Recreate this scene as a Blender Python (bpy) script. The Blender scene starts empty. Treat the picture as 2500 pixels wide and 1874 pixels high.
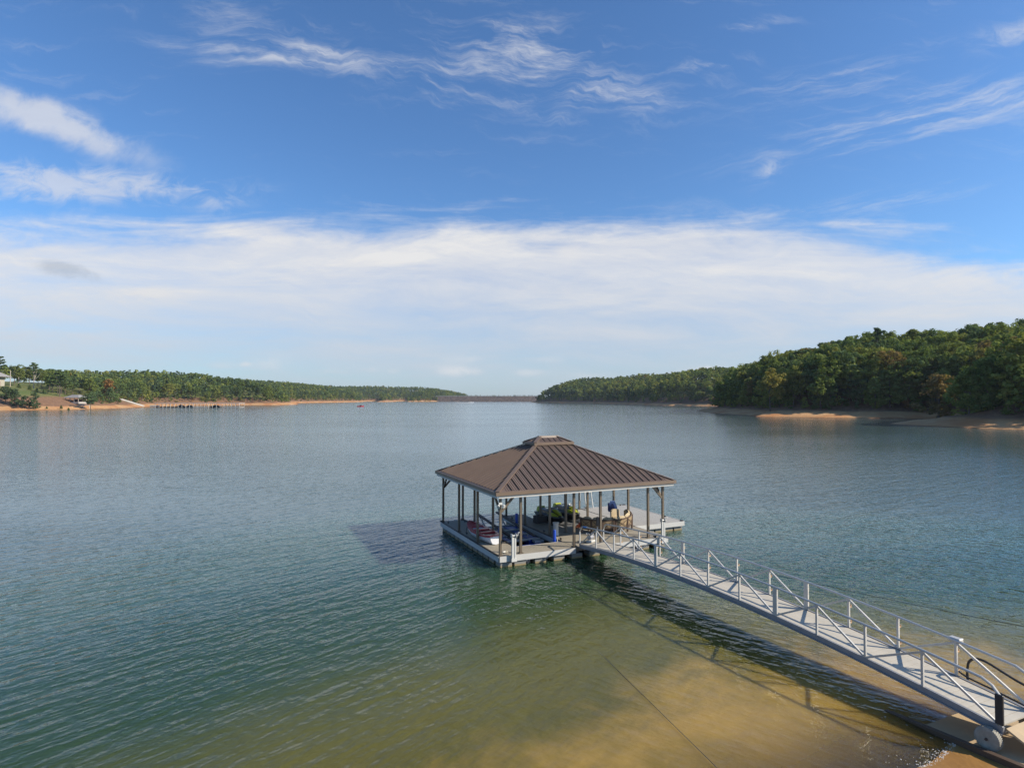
import bpy, bmesh, math, random
import numpy as np
from mathutils import Vector, Matrix

random.seed(7)
R = math.radians
SC = bpy.context.scene
COL = SC.collection

# ------------------------------------------------------------------ camera
F_PX, CAM_Z = 1463.0, 7.4                    # focal length for a 2500 px wide frame, height over the lake
PITCH = math.atan(36.5 / F_PX)
cam_d = bpy.data.cameras.new('camera')
cam_d.sensor_width = 36.0
cam_d.lens = 36.0 * F_PX / 2500.0
cam_d.clip_start, cam_d.clip_end = 0.2, 20000.0
cam = bpy.data.objects.new('camera', cam_d)
COL.objects.link(cam)
cam.location = (0, 0, CAM_Z)
cam.rotation_euler = (R(90) + PITCH, 0, 0)
SC.camera = cam

# ------------------------------------------------------------------ render settings
SC.view_settings.view_transform = 'Standard'
SC.view_settings.look = 'None'
SC.view_settings.exposure = 0.4
SC.view_settings.gamma = 1.0
SC.view_settings.use_curve_mapping = False
SC.render.engine = 'CYCLES'
SC.cycles.use_denoising = True
SC.cycles.denoiser = 'OPENIMAGEDENOISE'
SC.cycles.denoising_input_passes = 'RGB_ALBEDO_NORMAL'
SC.cycles.denoising_prefilter = 'NONE'
SC.cycles.use_adaptive_sampling = False
SC.cycles.max_bounces = 6
SC.cycles.diffuse_bounces = 3
SC.cycles.glossy_bounces = 3
SC.cycles.transmission_bounces = 3
SC.cycles.transparent_max_bounces = 10
SC.cycles.volume_bounces = 0
SC.cycles.caustics_reflective = False
SC.cycles.caustics_refractive = False
SC.cycles.sample_clamp_indirect = 6.0

# ------------------------------------------------------------------ node expressions
class X:
    """a socket or a number inside one node tree, with arithmetic"""
    nt = None
    def __init__(s, v): s.v = v
    @staticmethod
    def m(op, *a, clamp=False):
        n = X.nt.nodes.new('ShaderNodeMath'); n.operation = op; n.use_clamp = clamp
        for i, q in enumerate(a):
            q = q.v if isinstance(q, X) else q
            if isinstance(q, (int, float)): n.inputs[i].default_value = q
            else: X.nt.links.new(q, n.inputs[i])
        return X(n.outputs[0])
    def __add__(s, o): return X.m('ADD', s, o)
    __radd__ = __add__
    def __sub__(s, o): return X.m('SUBTRACT', s, o)
    def __rsub__(s, o): return X.m('SUBTRACT', o, s)
    def __mul__(s, o): return X.m('MULTIPLY', s, o)
    __rmul__ = __mul__
    def __truediv__(s, o): return X.m('DIVIDE', s, o)
    def __rtruediv__(s, o): return X.m('DIVIDE', o, s)
    def __pow__(s, o): return X.m('POWER', s, o)

def link(q, sock):
    q = q.v if isinstance(q, X) else q
    if isinstance(q, (int, float)): sock.default_value = q
    elif isinstance(q, (tuple, list)): sock.default_value = q if len(q) == len(sock.default_value) else tuple(q) + (1,)
    else: X.nt.links.new(q, sock)

def sstep(e, lo, hi, a=0.0, b=1.0):
    n = X.nt.nodes.new('ShaderNodeMapRange'); n.interpolation_type = 'SMOOTHSTEP'
    for i, q in enumerate((e, lo, hi, a, b)): link(q, n.inputs[i])
    return X(n.outputs[0])

def lin(e, lo, hi, a=0.0, b=1.0):
    n = X.nt.nodes.new('ShaderNodeMapRange')
    for i, q in enumerate((e, lo, hi, a, b)): link(q, n.inputs[i])
    return X(n.outputs[0])

def vec(x, y, z):
    n = X.nt.nodes.new('ShaderNodeCombineXYZ')
    for i, q in enumerate((x, y, z)): link(q, n.inputs[i])
    return X(n.outputs[0])

def sep(v):
    n = X.nt.nodes.new('ShaderNodeSeparateXYZ'); link(v, n.inputs[0])
    return [X(o) for o in n.outputs]

def noise(v, scale, detail=2.0, rough=0.5, dist=0.0):
    n = X.nt.nodes.new('ShaderNodeTexNoise')
    link(v, n.inputs['Vector'])
    n.inputs['Scale'].default_value = scale; n.inputs['Detail'].default_value = detail
    n.inputs['Roughness'].default_value = rough; n.inputs['Distortion'].default_value = dist
    return X(n.outputs['Fac'])

def mixc(f, a, b):
    n = X.nt.nodes.new('ShaderNodeMix'); n.data_type = 'RGBA'
    link(f, n.inputs[0]); link(a, n.inputs[6]); link(b, n.inputs[7])
    return X(n.outputs[2])

def mulc(a, b):
    n = X.nt.nodes.new('ShaderNodeMix'); n.data_type = 'RGBA'; n.blend_type = 'MULTIPLY'
    n.inputs[0].default_value = 1.0
    link(a, n.inputs[6]); link(b, n.inputs[7])
    return X(n.outputs[2])

# ------------------------------------------------------------------ sun and sky
SUN_TO = Vector((1.585, -0.343, 1.0)).normalized()        # towards the sun: from the right, a little behind
SUN_EL = math.asin(SUN_TO.z)
SUN_AZ = math.atan2(SUN_TO.x, SUN_TO.y)                   # clockwise from +Y
sun_d = bpy.data.lights.new('sun', 'SUN')
sun_d.energy = 5.0
sun_d.angle = R(0.53)
sun_d.color = (1.0, 0.91, 0.77)
sun = bpy.data.objects.new('sun', sun_d)
COL.objects.link(sun)
sun.rotation_euler = SUN_TO.to_track_quat('Z', 'Y').to_euler()
sun.location = (60, -10, 60)

world = bpy.data.worlds.new('World'); SC.world = world
world.use_nodes = True
nt = world.node_tree; nt.nodes.clear(); X.nt = nt
out = nt.nodes.new('ShaderNodeOutputWorld'); bg = nt.nodes.new('ShaderNodeBackground')
nt.links.new(bg.outputs[0], out.inputs[0])
bg.inputs[1].default_value = 0.116
sky = nt.nodes.new('ShaderNodeTexSky'); sky.sky_type = 'NISHITA'
sky.sun_disc = False
sky.sun_elevation = SUN_EL
sky.sun_rotation = SUN_AZ
sky.altitude = 200
sky.air_density, sky.dust_density, sky.ozone_density = 1.0, 0.6, 3.0
tc = nt.nodes.new('ShaderNodeTexCoord')
dx, dy, dz = sep(tc.outputs['Generated'])
fy = X.m('MAXIMUM', dy, 0.28)
A = dx / fy                                              # tangent of bearing and of height over the horizon
B = dz / fy
AB = vec(A, B, 0.0)
big = noise(AB, 3.0, 5, 0.6, 0.4)
streak = noise(vec(A * 1.4, B * 9.0, 2.0), 2.0, 6, 0.62, 0.5)
fil = noise(vec(A * 2.0, B * 15.0 + A * 1.2 + (big - 0.5) * 2.0, 8.0), 2.6, 9, 0.66, 0.15)
fine = noise(vec(A * 3.0, B * 6.0, 5.0), 5.0, 7, 0.62, 0.8)
puff = noise(vec(A, B * 1.5, 9.0), 9.0, 7, 0.6, 0.3)

def rotated(a0, b0, rot):
    c, s = math.cos(rot), math.sin(rot)
    da, db = A - a0, B - b0
    return da * c + db * s, db * c - da * s

def patch(px, py, w, h, rot, n, op, soft=0.35, bias=0.62, amp=1.5):
    """cloud around a bearing; size given as half width and half height"""
    p, q = rotated((px - 1106) / 1294, (862 - py) / 1294, R(rot))
    p, q = p / (w / 1294), q / (h / 1294)
    fall = X.m('EXPONENT', (p * p + q * q) * -0.9)
    return sstep(fall * 1.25 + (n - 0.5) * amp, bias - soft, bias + soft) * fall_clip(fall) * op

def fall_clip(f): return sstep(f, 0.02, 0.75)

def union(a, b): return 1.0 - (1.0 - a) * (1.0 - b)

# the pale cirrostratus bank over the far shore
edge = 0.292 + (big - 0.5) * 0.07 + (streak - 0.5) * 0.16 + (fine - 0.5) * 0.04 - sstep(A, 0.42, 0.95) * 0.085 + sstep(A, 0.0, 0.45) * 0.012
bank = 1.0 - sstep(B, edge - 0.045, edge + 0.035)
bank = bank * (0.82 + (streak - 0.5) * 1.0 + (fil - 0.5) * 0.4) * sstep(B, 0.0, 0.19, 0.72, 1.0)
# thin veils and streaks high up
wisps = noise(vec(A * 2.0 + (big - 0.5) * 0.5, B * 8.5 + A * 1.6 + (big - 0.5) * 1.6, 3.0), 3.6, 9, 0.66, 0.12)
wispr = noise(vec(A * 1.3, B * 13.0 - A * 3.4 + (big - 0.5) * 1.0, 6.0), 3.0, 9, 0.66, 0.1)
def veil(px, py, w, h, rot, n, op, lo=0.40, hi=0.78):
    """thin torn cloud: the noise decides, the patch only fades it out"""
    p, q = rotated((px - 1106) / 1294, (862 - py) / 1294, R(rot))
    p, q = p / (w / 1294), q / (h / 1294)
    fall = X.m('EXPONENT', (p * p + q * q) * -1.0)
    return sstep(n + (fall - 1.0) * 0.16, lo, hi) * fall * op
c = sstep(fil + (big - 0.5) * 0.6, 0.55, 0.95) * sstep(B, 0.3, 0.45) * 0.22
c = union(c, veil(1190, 150, 330, 110, -10, wisps, 0.75))
c = union(c, veil(1260, 185, 240, 46, -6, fil, 0.75, 0.34, 0.72))
c = union(c, veil(1120, 60, 200, 90, -30, wisps, 0.42))
c = union(c, veil(640, 104, 300, 34, -5, fil, 0.72, 0.32, 0.74))
c = union(c, veil(540, 60, 320, 80, -16, wisps, 0.36))
c = union(c, veil(800, 150, 260, 50, -24, wisps, 0.40))
c = union(c, veil(2060, 235, 420, 56, 12, wispr, 0.85, 0.36, 0.74))
c = union(c, veil(1850, 160, 300, 46, 9, wispr, 0.60))
c = union(c, veil(1960, 425, 210, 24, 9, wispr, 0.70, 0.36, 0.72))
c = union(c, veil(1662, 362, 46, 20, 28, fine, 0.62, 0.25, 0.6))
c = union(c, veil(2210, 58, 80, 30, 18, fine, 0.62, 0.25, 0.7))
c = union(c, veil(1510, 128, 150, 30, 5, wisps, 0.55))
c = union(c, veil(1640, 40, 90, 18, 5, wisps, 0.50))
c = union(c, veil(470, 432, 70, 32, 12, fine, 0.45, 0.3, 0.7))
c = union(c, veil(1350, 500, 900, 60, 0, fil, 0.40, 0.42, 0.8))
# two heavier clouds at the left, and small ones close to the horizon
c = union(c, patch(80, 248, 235, 46, -21, puff, 0.68, 0.6, 0.80, 3.4))
c = union(c, patch(110, 392, 330, 42, -2, fine, 0.60, 0.65, 0.80, 3.6))
for px, py, w, h, op in ((995, 803, 62, 15, .60), (580, 787, 40, 18, .42), (800, 799, 30, 11, .5), (850, 802, 30, 10, .4), (720, 803, 50, 9, .3),
                         (1140, 806, 40, 10, .42), (1530, 800, 40, 13, .80), (1440, 806, 44, 9, .45), (480, 790, 34, 9, .3), (530, 787, 16, 6, .5),
                         (1232, 543, 36, 20, .60), (1270, 812, 60, 9, .3), (1010, 776, 70, 9, .22), (1180, 776, 60, 10, .22)):
    c = union(c, veil(px, py, w, h, 0, puff, op, 0.30, 0.52))
cover = union(bank, c)
grey = patch(140, 584, 84, 20, -13, fine, 0.46, 0.5, 0.72, 2.2)
# below the horizon the sky repeats the horizon's own tone
shade_ = lin(streak * 0.6 + fil * 0.4, 0.35, 0.65, 0.93, 1.04)
skyc = mulc(sky.outputs[0], (0.62, 0.87, 1.10, 1))
cloudc = mixc(sstep(B + c * 0.2, 0.02, 0.24), (3.55, 3.85, 4.4, 1), (5.1, 5.1, 5.2, 1))
cloudc = mulc(cloudc, vec(shade_, shade_, lin(shade_, 0.93, 1.04, 0.95, 1.03)))
col = mixc(cover, skyc, cloudc)
col = mixc(grey, col, (2.3, 2.7, 3.3, 1))
link(col, bg.inputs[0])

# ================================================================== helpers
def at(px, py, z=0.0):
    """point of the place seen at a pixel of the 2500 px photograph, at height z (used while surveying shorelines)"""
    x = (px - 1250.0) / F_PX; u = (937.0 - py) / F_PX
    fw = math.cos(PITCH) - u * math.sin(PITCH); up = u * math.cos(PITCH) + math.sin(PITCH)
    t = (z - CAM_Z) / up
    return (x * t, fw * t)

def tag(o, label=None, cat=None, group=None, kind=None):
    if label: o['label'] = label
    if cat: o['category'] = cat
    if group: o['group'] = group
    if kind: o['kind'] = kind
    return o

def empty(name, loc=(0, 0, 0), rz=0.0, label=None, cat=None, group=None):
    o = bpy.data.objects.new(name, None); COL.objects.link(o)
    o.empty_display_size = 0.3
    o.location = loc; o.rotation_euler = (0, 0, rz)
    return tag(o, label, cat, group)

def obj(name, me, m=None, parent=None, loc=None):
    o = bpy.data.objects.new(name, me); COL.objects.link(o)
    if m is not None and not me.materials: me.materials.append(m)
    if parent is not None: o.parent = parent
    if loc is not None: o.location = loc
    return o

def np_mesh(name, verts, faces, tint=None, smooth=False):
    """verts (n,3), faces (m,4) or (m,3) arrays"""
    me = bpy.data.meshes.new(name)
    verts = np.asarray(verts, dtype=np.float32); faces = np.asarray(faces, dtype=np.int32)
    n, k = faces.shape
    me.vertices.add(len(verts)); me.vertices.foreach_set('co', verts.ravel())
    me.loops.add(n * k); me.loops.foreach_set('vertex_index', faces.ravel())
    me.polygons.add(n); me.polygons.foreach_set('loop_start', np.arange(0, n * k, k, dtype=np.int32))
    me.update(calc_edges=True)
    if smooth: me.polygons.foreach_set('use_smooth', np.ones(n, dtype=bool))
    if tint is not None:
        a = me.color_attributes.new('tint', 'FLOAT_COLOR', 'POINT')
        a.data.foreach_set('color', np.asarray(tint, dtype=np.float32).ravel())
    return me

class MB:
    """collects simple solids in one mesh"""
    def __init__(s): s.v = []; s.f = []
    def add(s, vs, fs):
        k = len(s.v); s.v += [tuple(p) for p in vs]; s.f += [tuple(i + k for i in q) for q in fs]; return s
    def box(s, x0, x1, y0, y1, z0, z1):
        return s.add([(x0, y0, z0), (x1, y0, z0), (x1, y1, z0), (x0, y1, z0), (x0, y0, z1), (x1, y0, z1), (x1, y1, z1), (x0, y1, z1)],
                     [(3, 2, 1, 0), (4, 5, 6, 7), (0, 1, 5, 4), (1, 2, 6, 5), (2, 3, 7, 6), (3, 0, 4, 7)])
    def cbox(s, c, d): return s.box(c[0] - d[0] / 2, c[0] + d[0] / 2, c[1] - d[1] / 2, c[1] + d[1] / 2, c[2] - d[2] / 2, c[2] + d[2] / 2)
    def beam(s, p, q, w, h, up=(0, 0, 1)):
        p, q = Vector(p), Vector(q); d = (q - p).normalized(); up = Vector(up)
        if abs(d.dot(up)) > 0.98: up = Vector((1, 0, 0))
        a = d.cross(up).normalized(); b = a.cross(d).normalized()
        o = [a * (i * w / 2) + b * (j * h / 2) for i, j in ((-1, -1), (1, -1), (1, 1), (-1, 1))]
        return s.add([p + k for k in o] + [q + k for k in o], [(3, 2, 1, 0), (4, 5, 6, 7), (0, 1, 5, 4), (1, 2, 6, 5), (2, 3, 7, 6), (3, 0, 4, 7)][:6])
    def tube(s, pts, r, n=8, caps=True):
        pts = [Vector(p) for p in pts]; rs = r if isinstance(r, (list, tuple)) else [r] * len(pts)
        vs, fs = [], []; ref = None
        for i, p in enumerate(pts):
            d = (pts[min(i + 1, len(pts) - 1)] - pts[max(i - 1, 0)]).normalized()
            if ref is None: ref = Vector((0, 0, 1)) if abs(d.z) < 0.9 else Vector((1, 0, 0))
            a = d.cross(ref).normalized(); b = a.cross(d).normalized(); ref = b
            vs += [p + (a * math.cos(t) + b * math.sin(t)) * rs[i] for t in (2 * math.pi * k / n for k in range(n))]
        for i in range(len(pts) - 1):
            for k in range(n):
                fs.append((i * n + k, i * n + (k + 1) % n, (i + 1) * n + (k + 1) % n, (i + 1) * n + k))
        if caps: fs += [tuple(range(n - 1, -1, -1)), tuple(range((len(pts) - 1) * n, len(pts) * n))]
        return s.add(vs, fs)
    def lathe(s, prof, c=(0, 0, 0), axis='z', n=16):
        vs, fs = [], []
        for r, h in prof:
            for k in range(n):
                t = 2 * math.pi * k / n; a, b = r * math.cos(t), r * math.sin(t)
                p = (a, b, h) if axis == 'z' else ((h, a, b) if axis == 'x' else (b, h, a))
                vs.append((p[0] + c[0], p[1] + c[1], p[2] + c[2]))
        for i in range(len(prof) - 1):
            for k in range(n): fs.append((i * n + k, i * n + (k + 1) % n, (i + 1) * n + (k + 1) % n, (i + 1) * n + k))
        return s.add(vs, fs)
    def prism(s, poly, z0, z1):
        n = len(poly)
        return s.add([(x, y, z0) for x, y in poly] + [(x, y, z1) for x, y in poly],
                     [tuple(range(n - 1, -1, -1)), tuple(range(n, 2 * n))] + [(i, (i + 1) % n, n + (i + 1) % n, n + i) for i in range(n)])
    def loft(s, rings, caps=True, closed=True):
        n = len(rings[0]); vs = [p for r in rings for p in r]; fs = []
        for i in range(len(rings) - 1):
            for k in range(n if closed else n - 1):
                fs.append((i * n + k, i * n + (k + 1) % n, (i + 1) * n + (k + 1) % n, (i + 1) * n + k))
        if caps and closed: fs += [tuple(range(n - 1, -1, -1)), tuple(range((len(rings) - 1) * n, len(rings) * n))]
        return s.add(vs, fs)
    def mesh(s, name, smooth=False, bevel=0.0):
        me = bpy.data.meshes.new(name)
        me.from_pydata(s.v, [], s.f)
        bm = bmesh.new(); bm.from_mesh(me)
        bmesh.ops.recalc_face_normals(bm, faces=bm.faces)
        if bevel: bmesh.ops.bevel(bm, geom=list(bm.edges), offset=bevel, segments=1, affect='EDGES', clamp_overlap=True)
        if smooth:
            for f in bm.faces: f.smooth = True
        bm.to_mesh(me); bm.free(); me.update()
        if smooth: me.set_sharp_from_angle(angle=R(40))
        return me
    def build(s, name, m, parent=None, smooth=False, bevel=0.0, loc=None):
        return obj(name, s.mesh(name, smooth, bevel), m, parent, loc)

def copy_thing(root):
    """a thing, its parts and their sub-parts, sharing mesh data"""
    c = root.copy(); COL.objects.link(c)
    for ch in list(root.children):
        k = copy_thing(ch); k.parent = c
    return c

# ================================================================== materials
def mat(name, color, rough=0.6, metal=0.0, var=0.12, scale=6.0, bump=0.0, bscale=40.0, spec=0.5, stretch=(1, 1, 1)):
    m = bpy.data.materials.new(name); m.use_nodes = True
    X.nt = m.node_tree; b = X.nt.nodes['Principled BSDF']
    t = X.nt.nodes.new('ShaderNodeTexCoord')
    mp = X.nt.nodes.new('ShaderNodeMapping'); mp.inputs['Scale'].default_value = stretch
    X.nt.links.new(t.outputs['Object'], mp.inputs[0]); v = X(mp.outputs[0])
    n = noise(v, scale, 5, 0.65)
    k = lin(n, 0.25, 0.75, 1 - var, 1 + var)
    link(mulc((*color, 1), vec(k, k, k)), b.inputs['Base Color'])
    link(lin(n, 0.3, 0.7, max(rough - 0.08, 0.02), min(rough + 0.08, 1)), b.inputs['Roughness'])
    b.inputs['Metallic'].default_value = metal
    b.inputs['Specular IOR Level'].default_value = spec
    if bump:
        bn = X.nt.nodes.new('ShaderNodeBump'); bn.inputs['Strength'].default_value = 0.6; bn.inputs['Distance'].default_value = bump
        link(noise(v, bscale, 4, 0.6), bn.inputs['Height']); X.nt.links.new(bn.outputs[0], b.inputs['Normal'])
    return m

# ================================================================== the lake and its shores
N0 = Vector((-0.549, 26.425, 0.0))                       # near corner of the boat dock
DA = R(24.5)                                              # its bearing
DU = Vector((math.cos(DA), math.sin(DA), 0)); DV = Vector((-math.sin(DA), math.cos(DA), 0))
def dock(u, v, z=0.0): return N0 + DU * u + DV * v + Vector((0, 0, z))

# offshore distance of a point from the near beach, in dock axes: the bottom falls away to both sides of the gangway
KU = (DU.x, DU.y, -(DU.x * N0.x + DU.y * N0.y)); KV = (DV.x, DV.y, -(DV.x * N0.x + DV.y * N0.y))
K0, KQ, KS, KR = 16.72, 0.017, 3.0, 0.65
def near_bed(x, y):
    u = KU[0] * x + KU[1] * y + KU[2]; v = KV[0] * x + KV[1] * y + KV[2]
    s = v + K0 + KQ * np.minimum((u - KS) ** 2, 900) + KR * np.clip(u - 6.0, 0, 8)
    s = s + 0.30 * np.sin(0.55 * x + 0.8) * np.cos(0.4 * y) + 0.25 * np.sin(0.23 * x - 0.31 * y + 1.0)
    return np.where(s > 0, -np.minimum(0.085 * s + 0.0075 * s * s, 14.0), np.minimum(-0.085 * s, 1.6))

def poly_sd(px, py, poly):
    """signed distance, positive inside"""
    P = np.array(poly); d2 = np.full(px.shape, 1e18); ins = np.zeros(px.shape, bool)
    for i in range(len(P)):
        ax, ay = P[i]; bx, by = P[(i + 1) % len(P)]
        ex, ey = bx - ax, by - ay
        t = np.clip(((px - ax) * ex + (py - ay) * ey) / (ex * ex + ey * ey + 1e-9), 0, 1)
        d2 = np.minimum(d2, (px - ax - t * ex) ** 2 + (py - ay - t * ey) ** 2)
        c = ((ay > py) != (by > py)) & (px < (bx - ax) * (py - ay) / (by - ay + 1e-12) + ax)
        ins ^= c
    d = np.sqrt(d2)
    return np.where(ins, d, -d)

def wob(x, y, k, ph=0.0):
    return np.sin(x * k + ph) * np.cos(y * k * 1.3 - ph) + 0.5 * np.sin(x * k * 2.3 - y * k * 1.9 + 2 * ph)

class Land:
    def __init__(s, name, pts, tail, beach, slope, cap, box, step, kind):
        s.name = name; s.poly = [at(*p) for p in pts] + tail
        s.beach, s.slope, s.cap, s.box, s.step, s.kind = beach, slope, cap, box, step, kind
    def sd(s, x, y):
        return poly_sd(x, y, s.poly) + 1.3 * wob(x, y, 0.11, 1.0) + 0.8 * wob(x, y, 0.31, 0.3)
    def h(s, x, y):
        d = s.sd(x, y); b0, w = s.beach
        h = np.where(d < w, d * b0, b0 * w + s.slope * (d - w))
        top = (s.cap + (np.clip(y - 500, 0, 1400) * 0.016 if s.kind == 2 else 0)) * (1 + 0.16 * wob(x, y, 0.012, 0.5))
        h = np.where(h > 0, top * (1 - np.exp(-np.maximum(h, 0) / top)), h * 1.2)
        return np.maximum(h + np.where(d > 3, 0.25 * wob(x, y, 0.35, 2.0), 0), -7.0)
    def build(s, m):
        x0, x1, y0, y1 = s.box; st = s.step
        xs = np.arange(x0, x1 + st, st); ys = np.arange(y0, y1 + st, st)
        gx, gy = np.meshgrid(xs, ys); gz = s.h(gx, gy)
        nx, ny = len(xs), len(ys)
        idx = np.arange(nx * ny).reshape(ny, nx)
        f = np.stack([idx[:-1, :-1], idx[:-1, 1:], idx[1:, 1:], idx[1:, :-1]], -1).reshape(-1, 4)
        z = gz.ravel(); keep = z[f].max(1) > -4.5
        me = np_mesh(s.name, np.stack([gx.ravel(), gy.ravel(), z], -1), f[keep], smooth=True)
        o = obj(s.name, me, m); tag(o, kind='structure'); return o

RIGHT = Land('wooded_shore', [(1700, 1004.5), (1745, 1009), (1818, 1013.6), (1860, 1017.5), (1990, 1019), (2150, 1021), (2262, 1022.5), (2296, 1024.8),
                              (2250, 1030), (2172, 1035), (2323, 1043.8), (2500, 1048.5), (2750, 1056)],
             [(330, 60), (560, 100), (600, 430), (420, 560), (235, 520), (136, 425)], (0.19, 13.0), 0.31, 40.0, (60, 480, 60, 520), 3.0, 0)
MID = Land('far_wooded_point', [(1293.5, 982.6), (1380, 983.6), (1471, 985), (1540, 988), (1601.6, 989.4), (1729, 990.8), (1810, 991.5)],
           [(330, 620), (470, 900), (400, 1450), (120, 1400), (40, 1250)], (0.20, 14.0), 0.55, 46.0, (0, 480, 560, 1460), 8.0, 1)
LEFT = Land('west_shore', [(-300, 1004), (0, 1001.4), (158, 1000.3), (305, 996), (345, 993.8), (420, 990.5), (580, 988.7), (678, 988.6), (727, 987.3),
                           (722, 983.6), (885, 981), (895, 979.6), (915, 979.4), (921, 981), (966, 980.4), (969, 979.2), (990, 979.1), (993, 980.4), (1071, 979.9)],
            [(-125, 2050), (-300, 2400), (-900, 2200), (-1100, 1200), (-900, 300), (-520, 280)], (0.24, 12.0), 0.36, 24.0, (-960, -110, 270, 2200), 8.0, 2)
BACK = Land('distant_ridge', [(1100, 977.5), (1360, 977.5)], [(420, 2950), (300, 3300), (-450, 3300), (-500, 2950)], (0.3, 8.0), 0.12, 24.0, (-420, 420, 2600, 3100), 20.0, 3)
LANDS = [RIGHT, MID, LEFT, BACK]

def shore_mat():
    m = bpy.data.materials.new('shore_soil'); m.use_nodes = True
    X.nt = m.node_tree; b = X.nt.nodes['Principled BSDF']
    g = X.nt.nodes.new('ShaderNodeNewGeometry'); x, y, z = sep(g.outputs['Position'])
    P = g.outputs['Position']
    n1 = noise(P, 0.06, 6, 0.65, 0.4); n2 = noise(P, 0.6, 7, 0.75); n3 = noise(vec(x * 0.05, y * 0.05, z * 1.6), 1.0, 4, 0.6)
    sand = mixc(sstep(n2 * 0.6 + n3 * 0.6, 0.35, 0.85), (0.42, 0.225, 0.095, 1), (0.58, 0.36, 0.18, 1))
    red = mixc(sstep(n1, 0.42, 0.62), sand, (0.42, 0.185, 0.07, 1))
    soil = mixc(sstep(n2, 0.4, 0.65), (0.18, 0.10, 0.058, 1), (0.27, 0.155, 0.088, 1))
    grass = mixc(sstep(n1 + (n2 - 0.5) * 0.5, 0.35, 0.65), (0.17, 0.16, 0.055, 1), (0.10, 0.13, 0.035, 1))
    hz = z + (n1 - 0.5) * 1.6 + (n2 - 0.5) * 0.8
    c = mixc(sstep(hz, 1.9, 2.7), red, soil)
    c = mixc(sstep(hz, 8.0, 10.5), c, grass)
    wet = sstep(z + (n2 - 0.5) * 0.12, 0.05, 0.22)          # damp strip at the waterline
    c = mulc(c, mixc(wet, (0.5, 0.46, 0.42, 1), (1, 1, 1, 1)))
    link(c, b.inputs['Base Color']); b.inputs['Roughness'].default_value = 0.9; b.inputs['Specular IOR Level'].default_value = 0.2
    bn = X.nt.nodes.new('ShaderNodeBump'); bn.inputs['Strength'].default_value = 0.8; bn.inputs['Distance'].default_value = 0.35
    link(n2, bn.inputs['Height']); X.nt.links.new(bn.outputs[0], b.inputs['Normal'])
    return m
M_SHORE = shore_mat()
for L in LANDS: L.build(M_SHORE)

# ---- near beach and the lake bed under the gangway
def bed_mat():
    m = bpy.data.materials.new('beach_sand'); m.use_nodes = True
    X.nt = m.node_tree; b = X.nt.nodes['Principled BSDF']
    g = X.nt.nodes.new('ShaderNodeNewGeometry'); P = g.outputs['Position']; x, y, z = sep(P)
    n1 = noise(P, 0.30, 6, 0.62, 0.6); n2 = noise(P, 1.4, 5, 0.65, 0.3); n3 = noise(P, 9.0, 4, 0.6)
    c = mixc(sstep(n2, 0.35, 0.68), (0.48, 0.285, 0.092, 1), (0.57, 0.355, 0.13, 1))
    c = mulc(c, mixc(n3, (0.85, 0.85, 0.85, 1), (1.1, 1.1, 1.1, 1)))
    # patches of weed and silt on the bed, none on the beach
    weed = sstep(n1 + (n2 - 0.5) * 0.35, 0.47, 0.60) * (1.0 - sstep(z, -0.45, -0.18))
    c = mixc(weed * 0.75, c, (0.10, 0.095, 0.035, 1))
    wet = sstep(z + (n2 - 0.5) * 0.06, 0.03, 0.13)
    c = mulc(c, mixc(wet, (0.62, 0.52, 0.42, 1), (1, 1, 1, 1)))
    link(c, b.inputs['Base Color']); link(lin(wet, 0, 1, 0.45, 0.95), b.inputs['Roughness'])
    b.inputs['Specular IOR Level'].default_value = 0.25
    bn = X.nt.nodes.new('ShaderNodeBump'); bn.inputs['Strength'].default_value = 0.5; bn.inputs['Distance'].default_value = 0.05
    link(n2 + n3 * 0.4, bn.inputs['Height']); X.nt.links.new(bn.outputs[0], b.inputs['Normal'])
    return m
M_BED = bed_mat()
xs = np.arange(-40, 70.1, 0.5); ys = np.arange(-40, 62.1, 0.5)
gx, gy = np.meshgrid(xs, ys); gz = near_bed(gx, gy) + 0.02 * wob(gx, gy, 1.7, 0.4)
idx = np.arange(gx.size).reshape(gx.shape)
f = np.stack([idx[:-1, :-1], idx[:-1, 1:], idx[1:, 1:], idx[1:, :-1]], -1).reshape(-1, 4)
tag(obj('beach', np_mesh('beach', np.stack([gx.ravel(), gy.ravel(), gz.ravel()], -1), f, smooth=True), M_BED), kind='structure')
M_DEEP = mat('lakebed_mud', (0.10, 0.085, 0.05), 0.9, scale=0.05)
tag(MB().add([(-7000, -400, -14.3), (7000, -400, -14.3), (7000, 9000, -14.3), (-7000, 9000, -14.3)], [(0, 1, 2, 3)]).build('lakebed', M_DEEP), kind='structure')

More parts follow.
